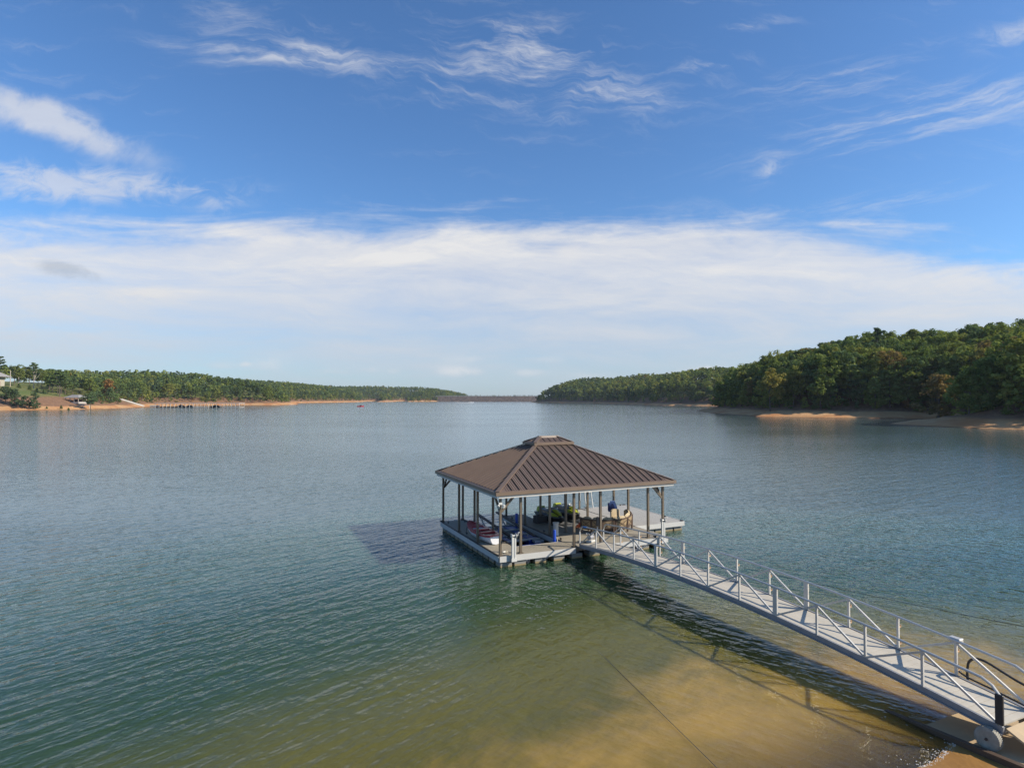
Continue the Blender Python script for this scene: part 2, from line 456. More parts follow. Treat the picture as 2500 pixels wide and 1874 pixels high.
# ---- the lake surface: ripples, murk that grows with the depth of water, mirror by Fresnel
WAVE = 0.064
def water_mat():
    m = bpy.data.materials.new('lake_water'); m.use_nodes = True
    X.nt = m.node_tree; N = X.nt.nodes; N.clear()
    out = N.new('ShaderNodeOutputMaterial')
    g = N.new('ShaderNodeNewGeometry'); P = g.outputs['Position']; x, y, z = sep(P)
    us = x * KU[0] + y * KU[1] + (KU[2] - KS)
    s = x * KV[0] + y * KV[1] + (KV[2] + K0) + X.m('MINIMUM', us * us, 900.0) * KQ + X.m('MINIMUM', X.m('MAXIMUM', us + (KS - 6.0), 0.0), 8.0) * KR
    s = s + X.m('SINE', x * 0.23 - y * 0.31 + 1.0) * 0.25
    s0 = X.m('MAXIMUM', s, 0.0)
    depth = X.m('MINIMUM', s0 * 0.085 + s0 * s0 * 0.0075, 14.0)
    cloudy = noise(P, 0.22, 4, 0.6, 0.5)
    murk = 1.0 - X.m('EXPONENT', depth * (cloudy * 0.8 + 0.65) * -1.0)
    murk = X.m('MINIMUM', murk * 0.7 + sstep(depth, 0.0, 0.30, 0.08, 0.48), 1.0)
    # waves: two trains of short crests plus a fine chop
    EPS = 0.025
    def height(ox, oy):
        xx, yy = x + ox, y + oy
        def train(ang, lx, ly, w, det=2):
            c, q = math.cos(ang), math.sin(ang)
            return noise(vec((xx * c + yy * q) / lx, (yy * c - xx * q) / ly, w), 1.0, det, 0.5, 0.0)
        a = train(R(50), 1.0, 0.30, 0.0); a2 = train(R(36), 3.6, 0.95, 4.0, 1)
        b = train(R(-38), 0.95, 0.29, 7.0); c2 = noise(vec(xx, yy, 2.0), 3.4, 2, 0.6)
        return a * wa + b * wb + a2 * 1.0 + c2 * 0.45
    right = sstep(x + y * 0.10, -2.0, 7.0)
    wa = 1.0 - right * 0.7; wb = right * 0.45 + 0.25
    gust = sstep(noise(vec(x * 0.012, y * 0.022, 1.0), 1.0, 3, 0.6), 0.3, 0.7, 0.55, 1.25)
    calm = sstep(s, 0.0, 4.0, 0.75, 1.0)
    amp = gust * calm * sstep(s, 18.0, 70.0, 1.0, 0.66) * (WAVE / EPS)
    h0 = height(0, 0); gx_ = (h0 - height(EPS, 0)) * amp; gy_ = (h0 - height(0, EPS)) * amp
    vn = N.new('ShaderNodeVectorMath'); vn.operation = 'NORMALIZE'; link(vec(gx_, gy_, 1.0), vn.inputs[0])
    bn = vn
    fr = N.new('ShaderNodeFresnel'); fr.inputs[0].default_value = 1.333
    X.nt.links.new(bn.outputs[0], fr.inputs['Normal'])
    gl = N.new('ShaderNodeBsdfGlossy'); gl.inputs['Roughness'].default_value = 0.085; gl.inputs[0].default_value = (0.97, 0.98, 1, 1)
    X.nt.links.new(bn.outputs[0], gl.inputs['Normal'])
    tr = N.new('ShaderNodeBsdfTransparent')
    tint = mixc(X.m('MINIMUM', depth * 0.55, 1.0), (0.97, 0.93, 0.84, 1), (0.66, 0.62, 0.34, 1))
    link(tint, tr.inputs[0])
    body = N.new('ShaderNodeBsdfDiffuse'); soft = N.new('ShaderNodeSubsurfaceScattering'); soft.inputs['Scale'].default_value = 0.9; soft.inputs['Radius'].default_value = (1, 1, 1)
    blot = noise(vec(x, y, 3.0), 0.35, 5, 0.62, 0.5)
    bc = mixc(sstep(depth + (blot - 0.5) * 1.3, 0.1, 0.92), (0.44, 0.275, 0.066, 1), (0.106, 0.094, 0.018, 1))
    bc = mixc(sstep(depth + (cloudy - 0.5) * 0.8, 0.8, 2.6), bc, (0.024, 0.050, 0.020, 1))
    bc = mixc(sstep(depth, 2.2, 6.0), bc, (0.016, 0.050, 0.043, 1))
    bc = mixc(sstep(depth, 3.4, 6.5), bc, (0.040, 0.079, 0.062, 1))
    bc = mixc(sstep(depth, 7.5, 13.0), bc, (0.072, 0.118, 0.112, 1))
    link(bc, body.inputs[0]); X.nt.links.new(bn.outputs[0], body.inputs['Normal'])
    link(sstep(depth, 0.4, 4.0, 0.9, 3.0), soft.inputs['Scale'])
    link(bc, soft.inputs[0]); X.nt.links.new(bn.outputs[0], soft.inputs['Normal'])
    bmix = N.new('ShaderNodeMixShader'); link(sstep(depth, 9.0, 13.0), bmix.inputs[0])
    X.nt.links.new(soft.outputs[0], bmix.inputs[1]); X.nt.links.new(body.outputs[0], bmix.inputs[2])
    under = N.new('ShaderNodeMixShader'); link(murk, under.inputs[0])
    X.nt.links.new(tr.outputs[0], under.inputs[1]); X.nt.links.new(bmix.outputs[0], under.inputs[2])
    top = N.new('ShaderNodeMixShader'); X.nt.links.new(fr.outputs[0], top.inputs[0])
    X.nt.links.new(under.outputs[0], top.inputs[1]); X.nt.links.new(gl.outputs[0], top.inputs[2])
    X.nt.links.new(top.outputs[0], out.inputs[0])
    return m
M_WATER = water_mat()
tag(MB().add([(-7000, -60, 0), (7000, -60, 0), (7000, 9000, 0), (-7000, 9000, 0)], [(0, 1, 2, 3)]).build('lake_water', M_WATER), kind='structure')

# ---- the dam across the end of the lake
def dam_mat():
    m = bpy.data.materials.new('riprap'); m.use_nodes = True
    X.nt = m.node_tree; b = X.nt.nodes['Principled BSDF']
    g = X.nt.nodes.new('ShaderNodeNewGeometry'); P = g.outputs['Position']
    v = X.nt.nodes.new('ShaderNodeTexVoronoi'); v.inputs['Scale'].default_value = 0.33; link(P, v.inputs['Vector'])
    n = noise(P, 0.3, 4, 0.7)
    link(mixc(sstep(X(v.outputs['Color']) * 0.6 + n * 0.5, 0.3, 0.8), (0.025, 0.018, 0.014, 1), (0.125, 0.09, 0.07, 1)), b.inputs['Base Color'])
    b.inputs['Roughness'].default_value = 0.9
    return m
dam = empty('dam', (-70, 1690, 0), 0.0, 'long grey riprap dam closing the far end of the lake', 'dam')
xs = np.linspace(-165, 150, 120); rows = [(-1.0, -3.0), (6.0, 1.0), (13.0, 4.6), (20, 8.2), (27, 11.6), (34, 15.0)]
rg = random.Random(3)
V, Fq = [], []
for j, (yy, zz) in enumerate(rows):
    for i, xx in enumerate(xs):
        k = 0 if j in (0, 5) else 1
        V.append((xx, yy + k * rg.uniform(-0.9, 0.9), zz + k * rg.uniform(-0.7, 0.7)))
for j in range(len(rows) - 1):
    for i in range(len(xs) - 1):
        a = j * len(xs) + i; Fq.append((a, a + 1, a + 1 + len(xs), a + len(xs)))
obj('stone_face', np_mesh('stone_face', V, Fq), dam_mat(), dam)
M_CONC = mat('weathered_concrete', (0.36, 0.34, 0.31), 0.85, scale=0.8)
MB().box(-165, 150, 34, 42, 12.0, 15.3).build('crest_road', M_CONC, dam)
g_ = MB()
for i in range(80): g_.box(-164 + i * 3.95, -163.6 + i * 3.95, 34.2, 34.5, 15.31, 16.1)
g_.box(-165, 150, 34.05, 34.19, 15.9, 16.4)
g_.build('guardrail', mat('galvanised_rail', (0.55, 0.55, 0.54), 0.5), dam)

# ================================================================== trees
def leaf_mat(name, attr):
    m = bpy.data.materials.new(name); m.use_nodes = True
    X.nt = m.node_tree; N = X.nt.nodes; N.clear()
    out = N.new('ShaderNodeOutputMaterial')
    if attr:
        a = N.new('ShaderNodeAttribute'); a.attribute_name = 'tint'; base = X(a.outputs['Color'])
        g = N.new('ShaderNodeNewGeometry'); P = g.outputs['Position']; sc = 0.45
    else:
        a = N.new('ShaderNodeObjectInfo'); base = X(a.outputs['Color'])
        g = N.new('ShaderNodeNewGeometry'); P = g.outputs['Position']; sc = 0.55
    n = noise(P, sc, 4, 0.7); n2 = noise(P, 4.0, 2, 0.6)
    k = lin(n, 0.3, 0.7, 0.68, 1.35) * lin(n2, 0.3, 0.7, 0.72, 1.28)
    warm = lin(n, 0.35, 0.7, 0.92, 1.12)
    c = mulc(base, vec(k * warm, k, k * 0.95))
    d = N.new('ShaderNodeBsdfDiffuse'); link(c, d.inputs[0])
    t = N.new('ShaderNodeBsdfTranslucent'); link(mulc(c, (1.25, 1.3, 0.6, 1)), t.inputs[0])
    mx = N.new('ShaderNodeMixShader'); mx.inputs[0].default_value = 0.32
    X.nt.links.new(d.outputs[0], mx.inputs[1]); X.nt.links.new(t.outputs[0], mx.inputs[2])
    X.nt.links.new(mx.outputs[0], out.inputs[0])
    return m
M_LEAF = leaf_mat('foliage', False)
M_LEAFS = leaf_mat('forest_foliage', True)
M_BARK = mat('bark', (0.12, 0.09, 0.07), 0.9, scale=1.5, var=0.35, stretch=(1, 1, 0.2))
M_PALEBARK = mat('pale_bark', (0.42, 0.36, 0.30), 0.9, scale=1.0, var=0.2, stretch=(1, 1, 0.2))

RN = np.random.RandomState(11)
def unit(n):
    v = RN.normal(size=(n, 3)); return v / np.linalg.norm(v, axis=1, keepdims=True)

def leaves(cen, rad, per, size, up=0.25):
    """leaf-sized faces spread over clumps: cen (k,3), rad (k,3)"""
    k = len(cen); n = k * per
    d = unit(n); rr = RN.uniform(0.55, 1.05, (n, 1))
    p = np.repeat(cen, per, 0) + d * np.repeat(rad, per, 0) * rr
    nr = d * 1.3 + unit(n) * 0.6 + np.array([0, 0, up]); nr /= np.linalg.norm(nr, axis=1, keepdims=True)
    t = np.cross(nr, unit(n)); t /= np.linalg.norm(t, axis=1, keepdims=True) + 1e-9
    b = np.cross(nr, t)
    s = size * RN.uniform(0.6, 1.35, (n, 1)); s2 = s * RN.uniform(0.45, 0.9, (n, 1))
    V = np.stack([p - t * s - b * s2 * 0.3, p + b * s2 * -1.0, p + t * s, p + b * s2], 1).reshape(-1, 3)
    return V, np.arange(n * 4).reshape(-1, 4)

def broad_shape(h, w, rs, clumps, low=0.42):
    """clump centres of a broadleaf crown: several uneven limbs' worth"""
    st = np.random.RandomState(rs); cen, rad = [], []
    lobes = [(st.uniform(-.28, .28) * w, st.uniform(-.28, .28) * w, h * st.uniform(low, .86), w * st.uniform(.2, .32)) for _ in range(9)]
    lobes.append((0, 0, h * 0.88, w * 0.2))
    for i in range(clumps):
        lx, ly, lz, lr = lobes[st.randint(len(lobes))]
        d = st.normal(size=3); d /= np.linalg.norm(d); d[2] = d[2] * 0.8 + 0.12
        r = lr * st.uniform(.65, 1.08)
        cen.append((lx + d[0] * r, ly + d[1] * r, min(max(lz + d[2] * r * 0.95, h * low * .35), h - 0.4)))
        q = w * st.uniform(.065, .13); rad.append((q, q, q * .72))
    return np.array(cen), np.array(rad)

def pine_shape(h, w, rs, clumps, low=0.38):
    st = np.random.RandomState(rs); cen, rad = [], []
    nb = max(6, clumps // 5)
    for i in range(nb):
        z = h * (low + (0.97 - low) * (i + st.uniform(0, .6)) / nb)
        k = (z / h - low) / (1 - low)
        reach = w * .5 * (0.55 + 0.75 * math.sin(math.pi * min(k + .22, 1) * .82)) * (1 - k * k * .75) * st.uniform(.6, 1.2)
        a = i * 2.4 + st.uniform(-.5, .5)
        for q in range(5):
            t = (q + .6) / 5
            rr = reach * t + st.uniform(-.1, .1)
            cen.append((math.cos(a) * rr + st.uniform(-.3, .3), math.sin(a) * rr + st.uniform(-.3, .3), z + reach * t * .22 + st.uniform(-.25, .25)))
            s = w * st.uniform(.075, .13); rad.append((s, s, s * .55))
    return np.array(cen), np.array(rad)

def cedar_shape(h, w, rs, clumps):
    st = np.random.RandomState(rs); cen, rad = [], []
    for i in range(clumps):
        k = (i + .5) / clumps; z = h * (0.06 + 0.92 * k)
        a = i * 2.4; rr = w * .5 * (1 - k) ** .75 * st.uniform(.35, 1.0)
        cen.append((math.cos(a) * rr, math.sin(a) * rr, z)); s = w * .14 * (1.15 - k * .6); rad.append((s, s, s))
    return np.array(cen), np.array(rad)

def trunk_mesh(name, h, r, cen, limbs, rs, top=0.8):
    st = random.Random(rs); b = MB(); lean = (st.uniform(-.03, .03) * h, st.uniform(-.03, .03) * h)
    P = [(0, 0, -1.2), (0, 0, 0.4), (lean[0] * .4, lean[1] * .4, h * .35), (lean[0], lean[1], h * top)]
    b.tube(P, [r * 1.5, r * 1.05, r * .75, r * .18], 7)
    for i in range(limbs):
        c = cen[st.randrange(len(cen))]; z0 = min(h * st.uniform(.25, .6), c[2] - .4)
        k = max(z0, .4) / h / top
        s0 = (lean[0] * k, lean[1] * k, z0); mid = ((s0[0] * .4 + c[0] * .6), (s0[1] * .4 + c[1] * .6), s0[2] * .55 + c[2] * .45)
        b.tube([s0, mid, tuple(c)], [r * .42, r * .28, r * .06], 5, caps=False)
    return b.mesh(name, smooth=True)

KINDS = {}
def make_kind(kind, i, h, w, clumps, per, size):
    rs = 100 * len(KINDS) + i + 5
    cen, rad = broad_shape(h, w, rs, clumps) if kind == 'broad' else broad_shape(h, w, rs, clumps, 0.12) if kind == 'edge' else \
        pine_shape(h, w, rs, clumps, 0.52 if kind == 'tall' else 0.38) if kind in ('pine', 'tall') else cedar_shape(h, w, rs, clumps)
    V, Fq = leaves(cen, rad, per, size)
    me = np_mesh('crown', V, Fq); me.materials.append(M_LEAF)
    tm = trunk_mesh('trunk', h, {'broad': .30, 'edge': .26, 'pine': .24, 'tall': .26, 'cedar': .16}[kind], cen, {'broad': 9, 'edge': 8, 'pine': 7, 'tall': 9, 'cedar': 0}[kind], rs, .8 if kind in ('broad', 'edge') else .95)
    tm.materials.append(M_PALEBARK if kind == 'tall' else M_BARK)
    KINDS.setdefault(kind, []).append((h, me, tm))
for i in range(6): make_kind('broad', i, 18.0, 12.5, 84, 40, 0.36)
for i in range(4): make_kind('edge', i, 14.0, 11.0, 92, 40, 0.36)
for i in range(4): make_kind('pine', i, 19.0, 7.5, 75, 30, 0.34)
for i in range(2): make_kind('tall', i, 20.0, 8.0, 65, 34, 0.34)
for i in range(2): make_kind('cedar', i, 8.0, 5.0, 55, 32, 0.24)

def _c(*q): return [tuple(1.75 * v for v in t) for t in q]
TONES = {
    'deep green': _c((0.058, 0.084, 0.034)), 'mid green': _c((0.070, 0.096, 0.032)), 'olive green': _c((0.085, 0.100, 0.032)),
    'bluish green': _c((0.060, 0.088, 0.042)), 'fresh green': _c((0.095, 0.118, 0.035)), 'pale green': _c((0.125, 0.145, 0.043)),
    'yellowish green': _c((0.140, 0.145, 0.042)), 'dark green': _c((0.046, 0.068, 0.036)), 'grey green': _c((0.056, 0.078, 0.040)),
    'rust brown': _c((0.155, 0.088, 0.036)), 'bronze brown': _c((0.122, 0.090, 0.040)), 'golden yellow': _c((0.150, 0.132, 0.040))}
GREENS = ['deep green', 'mid green', 'olive green', 'bluish green', 'fresh green']
LIGHT = ['pale green', 'yellowish green', 'fresh green']
PINEG = ['dark green', 'grey green']
AUTUMN = ['rust brown', 'bronze brown']
YELLOW = ['golden yellow']

def place_tree(kind, i, x, y, z, h, wide, rz, colr, name, label, group=None):
    h0, cm, tm = KINDS[kind][i % len(KINDS[kind])]
    r = empty(name, (x, y, z), rz, label, 'tree', group)
    k = h / h0; r.scale = (k * wide, k * wide, k)
    c = obj('crown', cm, None, r); c.color = (*TONES[colr][0], 1)
    obj('trunk', tm, None, r)
    return r

# ---- where trees grow
rt = random.Random(21)
cand = []                                                  # (land, x, y, z, h, kind, colour, wide)
def scatter(L, box, step, dmin, dmax, hr, pk, colours, hole=None, grow=0.0):
    x0, x1, y0, y1 = box; pts = []
    y_ = y0
    while y_ < y1:
        x_ = x0
        while x_ < x1:
            pts.append((x_ + rt.uniform(-.45, .45) * step, y_ + rt.uniform(-.45, .45) * step)); x_ += step
        y_ += step
    P = np.array(pts); sd = L.sd(P[:, 0], P[:, 1]); hh = L.h(P[:, 0], P[:, 1])
    for (px, py), d, z in zip(pts, sd, hh):
        if not (dmin < d < dmax): continue
        if abs(px) > 1.12 * py + 20: continue
        if hole and hole(px, py, z, d): continue
        pine = rt.random() < pk
        q = rt.random()
        colr = rt.choice(PINEG) if pine else (rt.choice(AUTUMN) if q < colours[0] else rt.choice(YELLOW) if q < colours[1] else rt.choice(LIGHT) if q < colours[2] else rt.choice(GREENS))
        h = rt.uniform(*hr) * (0.70 if d < dmin + 7 else 1.0) + grow * min(d, 60) / 60
        cand.append([L, px, py, z - 0.2, h, 'pine' if pine else 'edge' if d < dmin + 7 else 'broad', colr, rt.uniform(.82, 1.15)])

def left_hole(x, y, z, d):
    u = 1250 + F_PX * x / y
    return (u > -70) and ((u < 118 and d < 100 and y < 640) or (u < 135 and d < 60 and y < 600) or (u < 215 and d < 40 and y < 560))
scatter(RIGHT, (60, 420, 100, 480), 6.2, 14.5, 95, (15, 20.5), 0.07, (0.018, 0.035, 0.42), grow=4)
scatter(MID, (10, 430, 580, 1400), 7.5, 14.5, 130, (13, 18), 0.42, (0.012, 0.03, 0.62))
scatter(LEFT, (-760, -130, 330, 2100), 8.5, 15.0, 190, (13, 18.5), 0.45, (0.008, 0.025, 0.28), hole=left_hole)
scatter(LEFT, (-300, -150, 1400, 1900), 9.0, 2.0, 15, (12, 16), 0.5, (0.03, 0.05, 0.2))
scatter(RIGHT, (60, 420, 100, 480), 5.0, 13.5, 22, (4, 8.5), 0.0, (0.02, 0.04, 0.4))
scatter(MID, (10, 430, 580, 1400), 7.0, 13.5, 23, (5, 9), 0.0, (0.01, 0.03, 0.6))
scatter(LEFT, (-640, -130, 330, 2100), 7.0, 13.0, 30, (4.5, 9), 0.1, (0.008, 0.02, 0.3), hole=left_hole)
scatter(BACK, (-300, 300, 2620, 2900), 14.0, 6, 120, (13, 17), 0.8, (0.02, 0.03, 0.1))

# what of each tree shows: walk from near to far and keep the skyline per column
cand.sort(key=lambda t: t[2])
sky_line = np.full(2700, 1.0e9)                            # smallest image row covered so far
shown = []
for t in cand:
    L, x, y, z, h, kind, colr, wide = t
    w = (12.0 / 18 if kind == 'broad' else 11.0 / 14 if kind == 'edge' else 7.2 / 19) * h * wide
    u = 1250 + F_PX * x / y; hw = F_PX * w / 2 / y
    top = 973.5 - F_PX * (z + h - CAM_Z) / y; bot = 973.5 - F_PX * (z + h * .1 - CAM_Z) / y
    a, b = int(max(u - hw, -99)) + 100, int(min(u + hw, 2598)) + 100
    if b <= a + 1 or a < 0: shown.append(0); continue
    seg = sky_line[a:b]
    vis = np.clip(np.minimum(seg, bot) - top, 0, None).sum()
    shown.append(vis)
    core = slice(a + (b - a) // 6, b - (b - a) // 6)
    sky_line[core] = np.minimum(sky_line[core], top + (bot - top) * .12)
order = sorted(range(len(cand)), key=lambda i: -shown[i])
near_ids = set(i for i in order[:278] if shown[i] > 0)
WORDS = {0: 'right hill', 1: 'middle point', 2: 'left shore'}
NTH = ['leftmost', 'second from the left', 'third from the left', 'fourth from the left', 'fifth from the left', 'sixth from the left',
       'seventh from the left', 'eighth from the left', 'ninth from the left', 'tenth from the left']
def ordinal(n): return str(n) + ('th' if n % 100 in (11, 12, 13) else {1: 'st', 2: 'nd', 3: 'rd'}.get(n % 10, 'th'))
def describe(t):
    L, x, y, z, h, kind, colr, wide = t
    d = L.sd(np.array([x]), np.array([y]))[0]
    spot = 'at the foot of the' if d < 24 else 'halfway up the' if d < 52 else 'high on the'
    if L.kind == 2: spot = 'lining the' if d < 45 else 'behind the'
    if L.kind == 1: spot = 'lining the' if d < 40 else 'atop the'
    size = 'tall' if h > 18.3 else 'bushy' if h < 9.5 else 'low' if h < 15.2 else ''
    size = (size + (' wide' if wide > 1.04 else ' slim' if wide < 0.92 else '')).strip()
    name = 'pine_tree' if kind == 'pine' else 'broadleaf_tree'
    return name, f"{size} {colr} {'pine' if kind == 'pine' else 'hardwood'} {spot} {WORDS[L.kind]}".strip()
classes = {}
for i in near_ids:
    if cand[i][0].kind != 3: classes.setdefault(describe(cand[i])[1], []).append(i)
LABEL = {}
for lab, ids in classes.items():
    ids.sort(key=lambda i: cand[i][1] / cand[i][2])
    for k, i in enumerate(ids):
        LABEL[i] = lab if len(ids) == 1 else f"{lab}, {NTH[k] if k < 10 else ordinal(k + 1) + ' from the left'}"
rest = []
for i, t in enumerate(cand):
    L, x, y, z, h, kind, colr, wide = t
    if i in near_ids and L.kind != 3:
        name, lab = describe(t)
        place_tree(kind, i, x, y, z, h, wide, rt.uniform(0, 6.28), colr, name, LABEL[i], 'trees on the ' + WORDS[L.kind])
    elif shown[i] > 0 or (L.kind < 3 and L.sd(np.array([x]), np.array([y]))[0] < 90):
        rest.append(t)

# the remaining wood reads as one mass
FV, FF, FT = [], [], []; off = 0
protos = {'broad': [], 'pine': [], 'edge': []}
for k in range(5):
    for kind, (h, w) in (('broad', (18., 12.)), ('pine', (19., 7.2)), ('edge', (14., 11.))):
        cen, rad = (broad_shape(h, w, 900 + k, 26, 0.12 if kind == 'edge' else 0.42) if kind != 'pine' else pine_shape(h, w, 950 + k, 30))
        V, Fq = leaves(cen, rad * 1.5, 11, 0.85)
        protos[kind].append((h, V.astype(np.float32), Fq))
for t in rest:
    L, x, y, z, h, kind, colr, wide = t
    h0, V, Fq = protos[kind][rt.randrange(5)]
    a = rt.uniform(0, 6.28); c, s = math.cos(a), math.sin(a); k = h / h0
    W = np.stack([(V[:, 0] * c - V[:, 1] * s) * k * wide + x, (V[:, 0] * s + V[:, 1] * c) * k * wide + y, V[:, 2] * k + z], -1)
    FV.append(W); FF.append(Fq + off); off += len(V)
    FT.append(np.tile(np.array([*TONES[colr][0], 1], np.float32) * rt.uniform(.85, 1.15), (len(V), 1)))
o = obj('distant_forest', np_mesh('distant_forest', np.concatenate(FV), np.concatenate(FF), np.concatenate(FT)), M_LEAFS)
tag(o, 'mixed green forest covering the far shores behind the nearest trees', 'forest', kind='stuff')
print('trees', len(cand), 'single', len(near_ids), 'rest', len(rest), 'quads', off // 4)

# ================================================================== the covered boat dock
M_BRONZE = mat('bronze_paint', (0.13, 0.10, 0.068), 0.45, scale=3.0, var=0.08)
M_ROOF = mat('brown_roof_metal', (0.148, 0.105, 0.080), 0.42, scale=1.2, var=0.10, spec=0.45)
M_TRIM = mat('brown_gutter', (0.165, 0.115, 0.078), 0.45, scale=1.5, var=0.08)
M_WHITE = mat('white_paint', (0.56, 0.55, 0.51), 0.5, scale=2.0, var=0.07)
M_FASCIA = mat('white_fascia', (0.50, 0.485, 0.45), 0.55, scale=0.9, var=0.10, stretch=(0.4, 0.4, 3))
M_DECK = mat('deck_board', (0.29, 0.255, 0.195), 0.75, scale=1.4, var=0.14, bump=0.002, bscale=60)
M_SWIM = mat('pale_deck_board', (0.37, 0.35, 0.31), 0.75, scale=1.2, var=0.10, bump=0.002, bscale=60)
M_BLACK = mat('black_rubber', (0.018, 0.018, 0.02), 0.6, scale=8)
M_ALU = mat('brushed_aluminium', (0.50, 0.485, 0.45), 0.45, metal=0.25, scale=5, var=0.08)
M_PLANK = mat('grey_plank', (0.46, 0.415, 0.335), 0.7, scale=2.5, var=0.10, bump=0.002, bscale=50)
M_STEEL = mat('galvanised_steel', (0.42, 0.42, 0.41), 0.5, metal=0.5, scale=4)
def float_mat():
    m = mat('dock_float', (0.17, 0.165, 0.15), 0.7, scale=3)
    X.nt = m.node_tree; b = X.nt.nodes['Principled BSDF']
    g = X.nt.nodes.new('ShaderNodeNewGeometry'); x, y, z = sep(g.outputs['Position'])
    n = noise(g.outputs['Position'], 5.0, 3, 0.6)
    alg = 1.0 - sstep(z + (n - 0.5) * 0.05, 0.03, 0.11)       # tan scum line just above the water
    link(mixc(alg, (0.20, 0.195, 0.18, 1), (0.26, 0.20, 0.10, 1)), b.inputs['Base Color'])
    return m
M_FLOAT = float_mat()

DECK = 0.50
dk = empty('boat_dock', N0, DA, 'covered floating boat dock with brown metal hip roof and white fascia, out on the lake', 'boat dock')

# deck sections: x = along the front, y = away from the shore
def boards(name, x0, x1, y0, y1, m, along='x', z=DECK, w=0.14):
    b = MB(); k = 0
    if along == 'x':
        y = y0
        while y < y1 - 0.02: b.box(x0, x1, y + 0.004, min(y + w, y1) - 0.004, z - 0.03, z); y += w
    else:
        x = x0
        while x < x1 - 0.02: b.box(x + 0.004, min(x + w, x1) - 0.004, y0, y1, z - 0.03, z); x += w
    return tag(b.build(name, m, dk), kind='stuff')
SECT = [('deck_boards', 0.06, 1.29, 1.31, 8.32, M_DECK, 'x'), ('deck_boards', 0.06, 3.88, 0.06, 1.29, M_DECK, 'y'), ('deck_boards', 3.90, 9.12, 0.06, 4.02, M_DECK, 'x'),
        ('deck_boards', 3.90, 5.06, 4.04, 8.32, M_DECK, 'x'), ('deck_boards', 7.92, 9.12, 4.04, 8.46, M_SWIM, 'x'), ('swim_platform_boards', 9.22, 12.48, 2.78, 8.46, M_SWIM, 'y')]
for nme, x0, x1, y0, y1, m, al in SECT: boards(nme, x0, x1, y0, y1, m, al)
# frame under the boards
MFR = mat('dark_frame', (0.05, 0.05, 0.05), 0.6)
fb = MB()
for _, x0, x1, y0, y1, m, al in SECT: fb.box(x0 + 0.05, x1 - 0.05, y0 + 0.05, y1 - 0.05, DECK - 0.20, DECK - 0.04)
fb.build('deck_frame', MFR, dk)
def fascia(p, q, nrm, z0=0.245, z1=0.497):
    """board on the edge from p to q, set outwards along nrm"""
    b = MB(); t = 0.045
    (x0, y0), (x1, y1) = p, q; ax, ay = nrm[0] * t, nrm[1] * t
    b.prism([(x0, y0), (x1, y1), (x1 + ax, y1 + ay), (x0 + ax, y0 + ay)] if (x1 - x0) * ay - (y1 - y0) * ax > 0 else
            [(x0, y0), (x0 + ax, y0 + ay), (x1 + ax, y1 + ay), (x1, y1)], z0, z1)
    b.build('fascia_board', M_FASCIA, dk)
def bumper(p, q, nrm):
    (x0, y0), (x1, y1) = p, q; b = MB()
    n = Vector((nrm[0], nrm[1], 0)); a = Vector((x0, y0, DECK + 0.008)) + n * 0.03; c = Vector((x1, y1, DECK + 0.008)) + n * 0.03
    b.beam(a, c, 0.075, 0.035); b.build('edge_bumper', M_BLACK, dk)
fascia((0.0, 0.05), (0.0, 8.33), (-1, 0)); bumper((0.0, 0.1), (0.0, 8.30), (-1, 0))
fascia((0.0, 0.0), (3.84, 0.0), (0, -1)); fascia((5.36, 0.0), (9.18, 0.0), (0, -1))
fascia((9.18, 0.05), (9.18, 2.70), (1, 0)); fascia((9.24, 2.72), (12.54, 2.72), (0, -1)); fascia((12.54, 2.76), (12.54, 8.50), (1, 0))
fascia((3.86, 1.33), (3.86, 8.33), (-1, 0)); bumper((3.87, 1.36), (3.87, 8.30), (-1, 0))
fascia((1.33, 1.33), (1.33, 8.33), (1, 0)); bumper((1.32, 1.36), (1.32, 8.30), (1, 0))
fascia((0.04, 8.34), (1.30, 8.34), (0, 1)); fascia((3.90, 8.34), (5.06, 8.34), (0, 1)); fascia((1.36, 1.32), (3.84, 1.32), (0, 1)); fascia((7.95, 8.48), (12.50, 8.48), (0, 1))
fascia((5.08, 4.06), (5.08, 8.33), (1, 0)); fascia((7.90, 4.06), (7.90, 8.46), (-1, 0)); fascia((5.12, 4.04), (7.88, 4.04), (0, 1))
# corner blocks of the bumper
for cx, cy in ((0.02, 8.3), (9.1, 0.06), (12.45, 2.8), (12.45, 8.4), (1.25, 8.28), (3.95, 8.28)):
    MB().cbox((cx, cy, DECK + 0.03), (0.17, 0.12, 0.05)).build('corner_bumper', M_BLACK, dk, bevel=0.01)
# floats
fm = MB()
fm.loft([[(-.27 + i, -.24 + j, -0.32) for i, j in ((0, 0), (.54, 0), (.54, .48), (0, .48))], [(-.29 + i, -.26 + j, 0.0) for i, j in ((0, 0), (.58, 0), (.58, .52), (0, .52))],
         [(-.29 + i, -.26 + j, 0.215) for i, j in ((0, 0), (.58, 0), (.58, .52), (0, .52))]])
FM = fm.mesh('float', bevel=0.02)
FM.materials.append(M_FLOAT)
def floats(n, x0, y0, x1, y1, rz=0.0):
    for i in range(n):
        k = i / max(n - 1, 1); o = obj('float', FM, None, dk, (x0 + (x1 - x0) * k, y0 + (y1 - y0) * k, 0)); o.rotation_euler = (0, 0, rz)
floats(2, 0.34, 0.30, 1.02, 0.30); floats(8, 2.05, 0.31, 8.75, 0.31); floats(11, 0.33, 1.1, 0.33, 8.0, R(90))
floats(9, 4.25, 1.9, 4.25, 8.0, R(90)); floats(5, 9.6, 3.08, 12.2, 3.08); floats(8, 12.15, 3.75, 12.15, 8.1, R(90)); floats(2, 8.85, 0.95, 8.85, 2.3, R(90)); floats(4, 5.4, 3.7, 8.2, 3.7)

